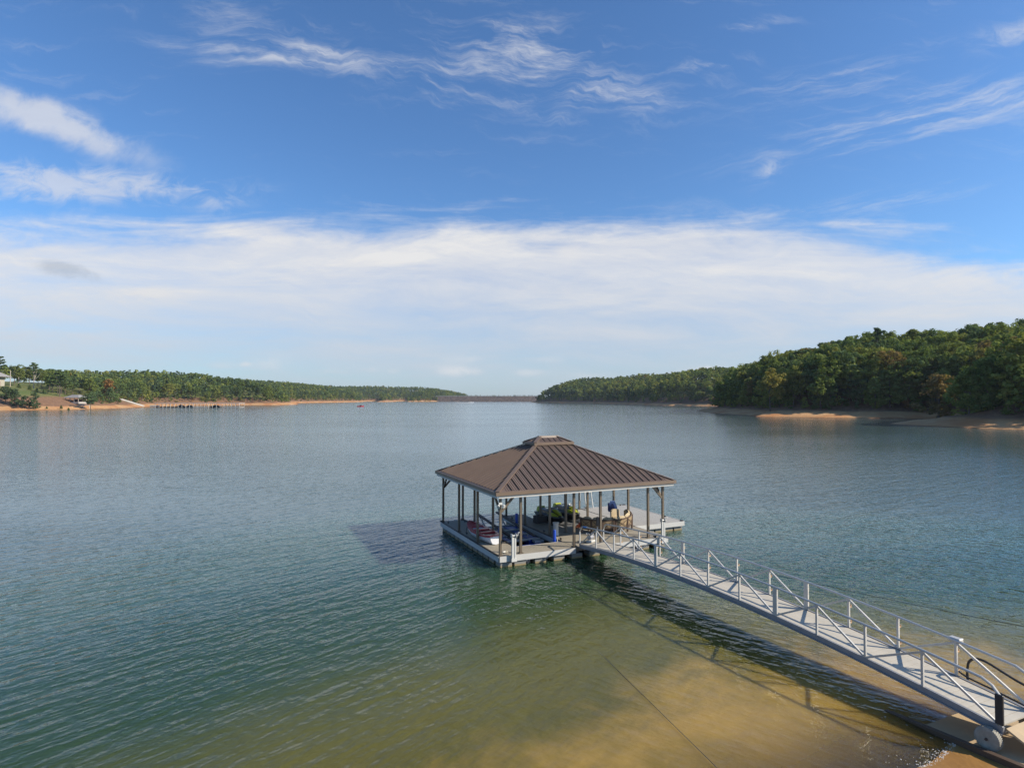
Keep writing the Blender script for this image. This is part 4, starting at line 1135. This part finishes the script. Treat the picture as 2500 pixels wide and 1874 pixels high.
def port(u, v, rz, label):
    r = on_dock('jet_ski_port', u, v, rz, label, 'dock float', z=.0, group='floating ports of the jet skis')
    for s in (-1, 1):
        MB().loft([[(x, s * .30, .02), (x, s * .78, .02), (x, s * .80, .30 + k), (x, s * .55, .36 + k), (x, s * .28, .30 + k)] for x, k in ((-.7, -.18), (-.2, 0), (2.9, .06), (3.2, .02))]).build('tube', M_JGRY, r)
    MB().box(-.4, 3.1, -.29, .29, .05, .30).build('centre', M_JGRY, r)
jet_ski(5.86, 7.55, R(-90), 'black and lime green jet ski on the left, by the narrow finger')
jet_ski(7.22, 8.05, R(-90), 'black and lime green jet ski on the right, behind the curved sofa')
port(5.86, 7.45, R(-90), 'grey floating port carrying the left jet ski')
port(7.10, 7.6, R(-90), 'grey floating port carrying the right jet ski')

# ---- curved wicker sofa in two pieces
M_WICK = mat('dark_wicker', (.075, .045, .030), .8, scale=14, var=.35, bump=.004, bscale=80)
def cushion_mat():
    m = mat('tan_cushion', (.44, .35, .22), .9, scale=2.5, var=.25)
    return m
M_CUSH = cushion_mat()
M_WEAVE = mat('woven_back', (.30, .215, .12), .9, scale=9, var=.4, bump=.006, bscale=60)
SCX, SCY, SR = 7.25, 3.25, 1.62
def sofa(a0, a1, label):
    r = on_dock('curved_sofa', SCX, SCY, 0, label, 'sofa', group='pieces of the curved sofa')
    def P(a, rad, z): return (rad * math.cos(R(a)), rad * math.sin(R(a)), z)
    A = np.linspace(a0, a1, 10)
    def hgt(a): return .70 + .10 * max(0, (a - 270) / 70)
    MB().loft([[P(a, SR - .02, .30), P(a, SR + .06, .30), P(a, SR + .10, hgt(a) - .03), P(a, SR + .03, hgt(a) - .03)] for a in A]).build('woven_back', M_WEAVE, r)
    MB().loft([[P(a, SR - .62, .18), P(a, SR + .02, .18), P(a, SR + .02, .36), P(a, SR - .62, .36)] for a in A]).build('seat_frame', M_WICK, r)
    MB().tube([P(a, SR + .075, hgt(a)) for a in np.linspace(a0 - 1, a1 + 1, 14)], .04, 8).build('top_rail', M_WICK, r, smooth=True)
    MB().tube([P(a, SR + .075, .30) for a in np.linspace(a0, a1, 14)], .03, 6).build('lower_rail', M_WICK, r)
    for a in np.linspace(a0, a1, 4):
        MB().beam(P(a, SR + .09, 0.02), P(a, SR + .10, hgt(a)), .07, .07).build('leg', M_WICK, r)
        MB().beam(P(a, SR - .58, 0.0), P(a, SR - .58, .19), .06, .06).build('leg', M_WICK, r)
    for a, b in zip(np.linspace(a0, a1, 4)[:-1], np.linspace(a0, a1, 4)[1:]):
        for p, q in (((a + 2, .33), (b - 2, .66)), ((a + 2, .66), (b - 2, .33))):
            MB().tube([P(p[0] + (q[0] - p[0]) * k / 6, SR + .115, p[1] + (q[1] - p[1]) * k / 6) for k in range(7)], .013, 5).build('lattice_cane', M_WICK, r)
        mid = (a + b) / 2; h2 = (b - a) / 2 - 1.2
        MB().loft([[P(t, SR - .60, .37), P(t, SR - .14, .37), P(t, SR - .14, .50), P(t, SR - .58, .52), P(t, SR - .63, .45)] for t in np.linspace(mid - h2, mid + h2, 5)]).build('seat_cushion', M_CUSH, r, smooth=True)
        MB().loft([[P(t, SR - .20 + .03 * s, .48), P(t, SR - .03, .48), P(t, SR - .00, hgt(t) + .07 - .05 * s * s), P(t, SR - .09, hgt(t) + .14 - .06 * s * s), P(t, SR - .20, hgt(t) + .05 - .05 * s * s)]
                   for t, s in ((mid - h2, -1), (mid - h2 * .6, -.5), (mid, 0), (mid + h2 * .6, .5), (mid + h2, 1))]).build('back_cushion', M_CUSH, r, smooth=True)
    return r
sofa(204, 262, 'left piece of the curved wicker sofa, its woven back in the roof shade')
sofa(266, 352, 'right piece of the curved wicker sofa with sunlit tan cushions')
pl_ = on_dock('pillow', SCX + 1.18, SCY + .25, R(12), 'large square tan pillow upright at the right end of the curved sofa', 'pillow', z=DECK + .52)
MB().loft([[(x, -.05 * k, -.3 * k), (x, .07 * k, -.3 * k), (x, .09 * k, .3 * k), (x, -.03 * k, .3 * k)] for x, k in ((-.32, .75), (-.26, 1), (0, 1.15), (.26, 1), (.32, .75))]).build('pillow_body', M_CUSH, pl_, smooth=True)
# blue life vest on the right post
M_NAVY = mat('navy_cloth', (.03, .05, .16), .85, scale=6, var=.3); M_SKYB = mat('light_blue_cloth', (.16, .25, .52), .85, scale=6, var=.2)
lv = on_dock('life_vest', 8.86, 4.38, R(-35), 'blue life vest hanging on a brown post behind the sofa', 'life vest', z=DECK + .52)
MB().loft([[(-.24, -.07, 0), (.24, -.07, 0), (.22, .07, 0), (-.22, .07, 0)], [(-.26, -.09, .28), (.26, -.09, .28), (.24, .08, .28), (-.24, .08, .28)], [(-.12, -.06, .62), (.12, -.06, .62), (.11, .05, .62), (-.11, .05, .62)]]).build('front_panel', M_SKYB, lv, smooth=True)
MB().loft([[(-.13, -.12, .02), (.13, -.12, .02), (.13, -.09, .02), (-.13, -.09, .02)], [(-.11, -.125, .30), (.11, -.125, .30), (.11, -.09, .30), (-.11, -.09, .30)], [(-.03, -.10, .48), (.03, -.10, .48), (.03, -.06, .48), (-.03, -.06, .48)]]).build('chest_pad', M_NAVY, lv)
MB().box(-.27, -.13, -.12, .08, .05, .5).build('side_panel', M_NAVY, lv, bevel=.03)
# orange tow rope heaped by the jet skis
M_OR = mat('orange_rope', (.62, .13, .045), .8, scale=8, var=.25)
orp = on_dock('tow_rope', 6.25, 3.72, 0, 'orange tow rope heaped on the deck left of the sofa', 'rope')
cp = MB()
for k in range(5): cp.tube([( (.24 - .02 * k) * math.cos(t + k) + .04 * k, (.15 - .012 * k) * math.sin(t + k), .03 + .035 * k + .02 * math.sin(3 * t)) for t in np.linspace(0, 2 * math.pi * .97, 18)], .022, 6)
cp.build('coil', M_OR, orp, smooth=True)
tl = MB(); tl.tube([(-.2, -.05, .02), (-.5, -.30, .015), (-.72, -.62, .015), (-.86, -.80, .015)], .016, 6); tl.build('tail_end', M_OR, orp)
# small trolley by the gangway
tr = on_dock('hand_pump', 5.06, .62, R(20), 'small grey pump on a white base by the end of the gangway', 'pump')
MB().box(-.22, .22, -.12, .12, 0, .10).build('base', M_WHITE, tr, bevel=.015)
MB().lathe([(0, -.2), (.09, -.2), (.10, -.16), (.10, .12), (.07, .18), (0, .18)], c=(0, 0, .24), axis='x', n=14).build('motor', mat('pump_grey', (.28, .28, .30), .5), tr, smooth=True)
MB().tube([(-.1, 0, .34), (-.16, 0, .42), (-.32, 0, .46), (-.36, 0, .44)], .03, 8).build('spout', bpy.data.materials['pump_grey'], tr, smooth=True)
MB().cbox((.12, 0, .38), (.12, .10, .10)).build('switch_box', bpy.data.materials['pump_grey'], tr, bevel=.01)
# white swim ladder on the far edge of the swim platform
ld = on_dock('swim_ladder', 9.72, 8.40, 0, 'white folding swim ladder standing up on the far edge of the swim platform', 'ladder')
for x in (-.24, .24):
    MB().tube([(x, -.22, .01), (x, -.12, .35), (x, 0, .80), (x, .04, 2.35)], .034, 8).build('side_rail', M_WHITE, ld, smooth=True)
for k in range(4): MB().box(-.21, .21, -.03 + .005 * k, .06 + .005 * k, .98 + k * .36, 1.04 + k * .36).build('rung', M_WHITE, ld)
MB().tube([(-.24, -.3, .03), (-.30, -.3, .34), (-.30, -.42, .40), (-.32, -.5, .02)], .022, 7).build('grab_handle', M_WHITE, ld, smooth=True)
# anchor winch posts
def winch(u, v, label):
    r = empty('anchor_winch', dock(u, v, 0.30), DA, label, 'anchor winch', 'white anchor winches on the front edge')
    m = MB(); m.box(-.10, -.03, -.14, -.06, 0, 1.02); m.box(.03, .10, -.14, -.06, 0, 1.02); m.build('channel', M_WHITE, r)
    MB().box(-.029, .029, -.125, -.075, 0.02, 1.0).build('web_plate', M_FASCIA, r)
    MB().box(-.13, .13, -.165, -.142, -.04, .10).build('foot_plate', M_WHITE, r)
    MB().lathe([(0, -.09), (.085, -.09), (.085, -.075), (.045, -.07), (.045, .07), (.085, .075), (.085, .09), (0, .09)], c=(0, -.10, 1.08), axis='x', n=16).build('drum', M_STEEL, r, smooth=True)
    MB().tube([(.09, -.10, 1.08), (.20, -.10, 1.08), (.21, -.10, 1.20), (.29, -.10, 1.20)], .018, 7).build('crank', M_WHITE, r)
    m = MB(); m.box(-.12, -.105, -.18, -.02, 1.0, 1.17); m.box(.105, .12, -.18, -.02, 1.0, 1.17); m.build('cheek_plate', M_WHITE, r)
winch(.62, -.055, 'white anchor winch post on the front edge near the left corner')
winch(8.78, -.055, 'white anchor winch post on the front edge near the right corner')

# ================================================================== far shore
def gnd(L, x, y): return float(L.h(np.array([x]), np.array([y]))[0])
M_SIDING = mat('cream_siding', (.38, .345, .27), .8, scale=1)
M_SHING = mat('grey_shingle', (.25, .235, .225), .9, scale=2, var=.15)
M_BRICK = mat('brown_brick', (.23, .12, .085), .9, scale=3, var=.2)
M_PANE = mat('window_glass', (.03, .035, .045), .1, scale=1)
def hip_roof(b, x0, x1, y0, y1, z, rise, over):
    x0 -= over; x1 += over; y0 -= over; y1 += over; k = min(x1 - x0, y1 - y0) / 2 * .8
    b.loft([[(x0, y0, z - .15), (x1, y0, z - .15), (x1, y1, z - .15), (x0, y1, z - .15)], [(x0, y0, z), (x1, y0, z), (x1, y1, z), (x0, y1, z)],
            [(x0 + k, y0 + k, z + rise), (x1 - k, y0 + k, z + rise), (x1 - k, y1 - k, z + rise), (x0 + k, y1 - k, z + rise)]])
hx, hy = -396.0, 458.0
hz_ = gnd(LEFT, hx, hy)
hs = empty('house', (hx, hy, hz_), R(8), 'cream two storey house with grey hip roof and white porch columns at the left edge', 'house')
MB().box(-13, 1.6, 0, 9, -2.5, 6.6).build('wall', M_SIDING, hs)
b = MB(); hip_roof(b, -13, 4.5, -3.2, 12, 6.75, 4.0, .5); rf_ = b.build('roof', M_SHING, hs)
b = MB(); b.loft([[(-4, -3.9, 6.9), (2.4, -3.9, 6.9), (-.8, -3.9, 10.2)], [(-4, 3, 6.9), (2.4, 3, 6.9), (-.8, 3, 10.2)]]); b.build('gable', M_SIDING, rf_)
b = MB(); b.beam((-4.3, .0, 6.8), (-.8, .0, 10.45), 8.4, .16, (0, 0, 1)); b.beam((-.8, 0, 10.45), (2.7, 0, 6.8), 8.4, .16, (0, 0, 1)); b.build('gable_roof', M_SHING, rf_)
MB().box(-13, 4.3, -3.2, -.02, 3.1, 3.4).build('balcony', M_WHITE, hs)
for x in (-8.5, -4.3, -.2, 4.0):
    MB().box(x - .2, x + .2, -3.1, -2.7, -2.5, 3.09).build('porch_column', M_WHITE, hs); MB().box(x - .2, x + .2, -3.1, -2.7, 3.41, 6.59).build('porch_column', M_WHITE, hs)
b = MB()
for k in range(14): b.box(-8.5 + k * .9, -8.42 + k * .9, -3.0, -2.92, 3.42, 4.25)
b.box(-8.6, 4.1, -3.02, -2.9, 4.26, 4.36); b.build('railing', M_WHITE, hs)
for x, z in ((-6.4, .3), (-2.4, .3), (1.8, .3), (-6.4, 3.9), (-2.4, 3.9), (1.8, 3.9)): MB().box(x - .8, x + .8, -.06, -.005, z, z + 1.8).build('window', M_PANE, hs)
MB().box(2.6, 4.7, -2.6, -.6, -2.5, 3.05).build('chimney_base', M_BRICK, hs)
# lawn, pavilion, sign, poles
def pole(px, h, d, r, label, m=None):
    x = (px - 1250) / F_PX * d
    b = MB(); b.tube([(0, 0, -.5), (0, 0, h)], [r, r * .75], 8)
    o = empty('utility_pole', (x, d, gnd(LEFT, x, d)), 0, label, 'pole', 'pale poles by the house')
    b.build('shaft', m or M_PALEBARK, o); MB().box(-.5, .5, -.06, .06, h - .9, h - .75).build('crossarm', m or M_PALEBARK, o)
pole(24.5, 13.0, 478, .30, 'tall pale utility pole beside the cream house')
pole(45, 8.0, 500, .22, 'shorter pale pole on the lawn right of the house')
px_, py_ = (185 - 1250) / F_PX * 446, 446.0
pv = empty('pavilion', (px_, py_, gnd(LEFT, px_, py_) + .2), R(-6), 'open pavilion with grey hip roof near the water on the left shore', 'pavilion')
MB().box(-5.5, 5.5, -3.5, 4.5, -1.2, .15).build('floor_slab', M_CONC, pv)
b = MB(); hip_roof(b, -5.5, 5.5, -3.5, 4.5, 3.3, 2.1, .8); b.build('roof', M_SHING, pv)
for x in (-5, -1.7, 1.7, 5):
    for y in (-3.2, 4.2): MB().box(x - .16, x + .16, y - .16, y + .16, .16, 3.13).build('post', M_PALEBARK, pv)
MB().box(-5.2, 5.2, 4.4, 4.5, .16, 2.2).build('back_wall', M_BRICK, pv)
sx_, sy_ = (203 - 1250) / F_PX * 434, 434.0
sh = empty('shed', (sx_ + .2, sy_, gnd(LEFT, sx_, sy_) - .2), R(-14), 'low brown roofed shelter just right of the pavilion', 'shelter')
MB().loft([[(-3.4, -2.6, 1.5), (3.4, -2.6, 1.2), (3.4, 2.6, 1.9), (-3.4, 2.6, 2.4)], [(-3.4, -2.6, 1.62), (3.4, -2.6, 1.32), (3.4, 2.6, 2.02), (-3.4, 2.6, 2.52)]]).build('roof', mat('rust_roof', (.30, .20, .14), .8, scale=1), sh)
for x in (-3, 3):
    for y, z in ((-2.3, 1.2), (2.3, 1.8)): MB().box(x - .1, x + .1, y - .1, y + .1, -.5, z).build('post', M_WHITE, sh)
gx_, gy_ = (250 - 1250) / F_PX * 409, 409.0
sg = empty('sign', (gx_, gy_, gnd(LEFT, gx_, gy_)), 0, 'white board on two legs standing on the left beach', 'sign board')
MB().box(-.95, .95, -.06, .06, 1.0, 2.5).build('panel', mat('sign_white', (.80, .80, .80), .6, var=.02), sg)
for x in (-.7, .7): MB().box(x - .08, x + .08, -.05, .05, -.3, .99).build('leg', M_WHITE, sg)
# shared docks of the left shore: gangway, walkway, four roofs of slips
ax, ay = (352 - 1250) / F_PX * 522, 522.0
bx, by = (296 - 1250) / F_PX * 512, 512.0
fg = empty('shore_gangway', (ax, ay, .4), 0, 'long pale gangway sloping from the left beach down to the slips', 'gangway')
d_ = Vector((bx - ax, by - ay, 6.0))
MB().beam((0, 0, 0), d_, 1.6, .25).build('walkway', M_PLANK, fg)
for s in (-.8, .8):
    q = Vector((0, s, .95)); MB().beam(q, d_ + q, .14, .5).build('side_rail', M_WHITE, fg)
WX0, WX1, WY = -306.0, -233.0, 515.0
wk = empty('slip_dock', (WX0, WY, 0), R(-1.5), 'long row of roofless boat slips with white railings on the left shore', 'slip dock')
LNG = WX1 - WX0
MB().box(-9, LNG, 6, 8, .15, .6).build('main_walk', M_CONC, wk)
MB().box(-9, 0, 5.9, 5.98, .9, 1.9).build('walk_rail', M_WHITE, wk)
MB().box(0, LNG, -1.0, 9, 3.4, 3.75).build('roof_frame', mat('pale_roof', (.50, .49, .47), .7, scale=.3), wk)
for k in range(23):
    x = k * LNG / 22
    MB().box(x - .14, x + .14, -.9, -.62, .2, 3.38).build('slip_post', M_WHITE, wk)
    MB().box(x - .10, x + .10, 8.4, 8.6, .2, 3.38).build('slip_post', M_PALEBARK, wk)
for k in range(0, 23, 2):
    x = k * LNG / 22; MB().box(x - .5, x + .5, -.6, 5.9, .15, .5).build('finger', M_CONC, wk)
for x0, x1 in ((33, 46.5), (58, 72)):
    MB().box(x0, x1, -1.1, -.95, .25, .62).build('front_walk', M_WHITE, wk)
    for k in range(9):
        x = x0 + (x1 - x0) * k / 8; MB().box(x - .06, x + .06, -1.08, -.98, .63, 3.3).build('picket', M_WHITE, wk)
MB().box(0, 33, -.5, .3, .05, .75).build('dark_float', M_BLACK, wk)
def moored(u, L_, h, m, label):
    r = empty('moored_boat', (WX0 + u, WY + 1.6, 0), R(-1.5), label, 'boat', 'boats in the slips')
    MB().loft([[(x, -w, .9), (x, -w * .7, .0), (x, w * .7, .0), (x, w, .9)] for x, w in ((-L_ / 2, 1.0), (0, 1.2), (L_ / 2 - 1, .8), (L_ / 2, .1))]).build('hull', m, r)
    MB().loft([[(x, -w, z0), (x, -w * .6, z1), (x, w * .6, z1), (x, w, z0)] for x, w, z0, z1 in ((-L_ / 2 + .3, .9, .92, 1.2), (-.5, 1.05, .92, h), (1.0, .9, .92, h - .3), (L_ / 2 - .8, .5, .92, 1.1))]).build('cover', M_JBLK, r)
moored(21, 7.5, 2.5, M_JBLK, 'dark covered boat in the slips, left one')
moored(28.5, 6.5, 2.2, M_HULL, 'white hulled covered boat in the slips, middle one')
moored(51, 8.0, 2.3, M_JBLK, 'dark covered boat in the slips, right one')
# small craft out on the lake
def craft(px, py, L_, m, m2, label, wake=False):
    x, y = at(px, py); r = empty('motor_boat', (x, y, 0), R(20), label, 'boat')
    MB().loft([[(q, -w, .8 + e), (q, -w * .7, -.1), (q, w * .7, -.1), (q, w, .8 + e)] for q, w, e in ((-L_ / 2, 1.0, 0), (0, 1.1, .05), (L_ / 2 - 1, .7, .15), (L_ / 2, .1, .3))]).build('hull', m, r)
    MB().loft([[(q, -.5, .85), (q, .5, .85), (q, .4, z), (q, -.4, z)] for q, z in ((-.8, 1.3), (0, 1.75), (.9, 1.0))]).build('cabin', m2, r)
craft(880, 992.5, 6.5, M_RED, M_JBLK, 'small dark red motor boat out on the open lake')
craft(1150, 982.5, 11.0, M_HULL, M_HULL, 'white motor boat far off in front of the dam')
x, y = at(1150, 982.8)
fo = MB(); rf = random.Random(9)
for i in range(160):
    q = rf.random(); xx = x - 26 * q + rf.uniform(-1, 1) * 3 * q; yy = y + rf.uniform(-1, 1) * (1.5 + 5 * q); r_ = rf.uniform(.3, .9)
    fo.add([(xx + r_ * math.cos(t), yy + r_ * math.sin(t), .02) for t in (0, 1.57, 3.14, 4.71)] + [(xx, yy, .25)], [(0, 1, 4), (1, 2, 4), (2, 3, 4), (3, 0, 4)])
tag(fo.build('wake_foam', bpy.data.materials['foam']), 'white wake behind the far motor boat', 'foam', kind='stuff')
# named trees of the cleared ground at the left edge
def tree_at(px, d, kind, i, h, wide, colr, name, label, group=None, dz=0):
    x = (px - 1250) / F_PX * d; place_tree(kind, i, x, d, gnd(LEFT, x, d) - .2 + dz, h, wide, 1.3 * i, colr, name, label, group)
tree_at(-4, 470, 'tall', 0, 24, 1.05, 'dark green', 'pine_tree', 'tall pine cut by the left edge of the picture, behind the house')
tree_at(82, 500, 'tall', 1, 22, 1.25, 'deep green', 'pine_tree', 'tall pine with a bare pale trunk standing on the lawn right of the poles')
tree_at(102, 520, 'broad', 2, 17, .95, 'olive green', 'broadleaf_tree', 'round olive tree right behind the pale trunked pine')
tree_at(146, 455, 'pine', 1, 21, 1.5, 'deep green', 'pine_tree', 'big dark pine in front of the wood, left of the pavilion')
tree_at(128, 470, 'broad', 3, 15, 1.0, 'mid green', 'broadleaf_tree', 'mid green tree left of the big dark pine')
tree_at(222, 428, 'broad', 1, 14, 1.1, 'bluish green', 'broadleaf_tree', 'bluish green tree overhanging the right end of the pavilion')
tree_at(262, 500, 'broad', 4, 19, .85, 'rust brown', 'broadleaf_tree', 'rust red tree top standing out of the left wood')
tree_at(172, 540, 'pine', 2, 17, .8, 'golden yellow', 'broadleaf_tree', 'narrow golden yellow tree in the gap behind the pavilion')
for k, (px, d, h, w, lab) in enumerate(((14, 405, 10.5, 1.3, 'leftmost of the dark evergreens on the bank below the house'), (36, 402, 11, 1.3, 'tallest of the dark evergreens on the bank below the house'),
                                   (58, 398, 9, 1.25, 'third dark evergreen from the left on the bank below the house'), (82, 400, 11, 1.15, 'rightmost of the dark evergreens on the bank below the house'), (25, 412, 8.5, 1.2, 'small dark evergreen behind the others on the bank below the house'))):
    tree_at(px, d, 'edge', k, h, .72 * w, 'dark green', 'evergreen_tree', lab, 'evergreens on the bank below the house')
for k, (px, d, h, lab) in enumerate(((46, 470, 4.0, 'round bush on the lawn nearest the house'), (72, 462, 4.2, 'round bush under the pale trunked pine'), (90, 455, 3.6, 'low bush on the lawn edge left of the big pine'),
                               (108, 450, 4.0, 'round bush beside the big dark pine'), (150, 408, 2.6, 'small shrub on the sandy bank left of the pavilion'), (168, 406, 2.6, 'small shrub on the sandy bank below the pavilion'), (115, 404, 2.2, 'tiny shrub on the bare bank right of the evergreens'))):
    x = (px - 1250) / F_PX * d; h0, cm, tm = KINDS['cedar'][k % 2]
    r = empty('bush', (x, d, gnd(LEFT, x, d) - .5), k, lab, 'bush', 'bushes on the left bank'); r.scale = (h / 5.5, h / 5.5, h / 8)
    c = obj('crown', cm, None, r); c.color = (*TONES['deep green'][0], 1); obj('trunk', tm, None, r)
# landmark trees of the right hill
def rtree(px, d, kind, i, h, wide, colr, name, label):
    x = (px - 1250) / F_PX * d; place_tree(kind, i, x, d, gnd(RIGHT, x, d) - .2, h, wide, 2.1 * i, colr, name, label)
rtree(2146, 285, 'tall', 0, 27.5, .95, 'dark green', 'pine_tree', 'lone tall pine rising above the skyline of the right hill')
rtree(2290, 212, 'edge', 1, 16, 1.15, 'bronze brown', 'broadleaf_tree', 'big bronze brown autumn tree low on the right hill above the inlet')
rtree(1880, 262, 'broad', 3, 19, .9, 'golden yellow', 'broadleaf_tree', 'golden yellow tree on the left shoulder of the right hill')
dr = empty('driftwood', (*at(2078, 1013), 0.75), R(60), 'grey fallen trunk lying on the right beach', 'driftwood')
m = MB(); m.tube([(0, 0, 0), (2.5, .2, .5), (5.0, .1, 1.5)], [.22, .17, .06], 7); m.tube([(2.2, .2, .45), (2.6, 1.0, 1.2)], [.09, .03], 5); m.build('trunk', M_PALEBARK, dr)

# ================================================================== summer haze over the lake
HAZE = 0.00006
hm = bpy.data.materials.new('haze'); hm.use_nodes = True
X.nt = hm.node_tree; X.nt.nodes.clear()
ho = X.nt.nodes.new('ShaderNodeOutputMaterial'); hv = X.nt.nodes.new('ShaderNodeVolumePrincipled')
hv.inputs['Color'].default_value = (0.80, 0.88, 1.0, 1); hv.inputs['Density'].default_value = HAZE; hv.inputs['Anisotropy'].default_value = 0.2
X.nt.links.new(hv.outputs[0], ho.inputs['Volume'])
tag(MB().box(-1900, 1900, -100, 3400, -10.5, 95).build('haze', hm), 'pale summer haze over the lake', 'haze', kind='stuff')
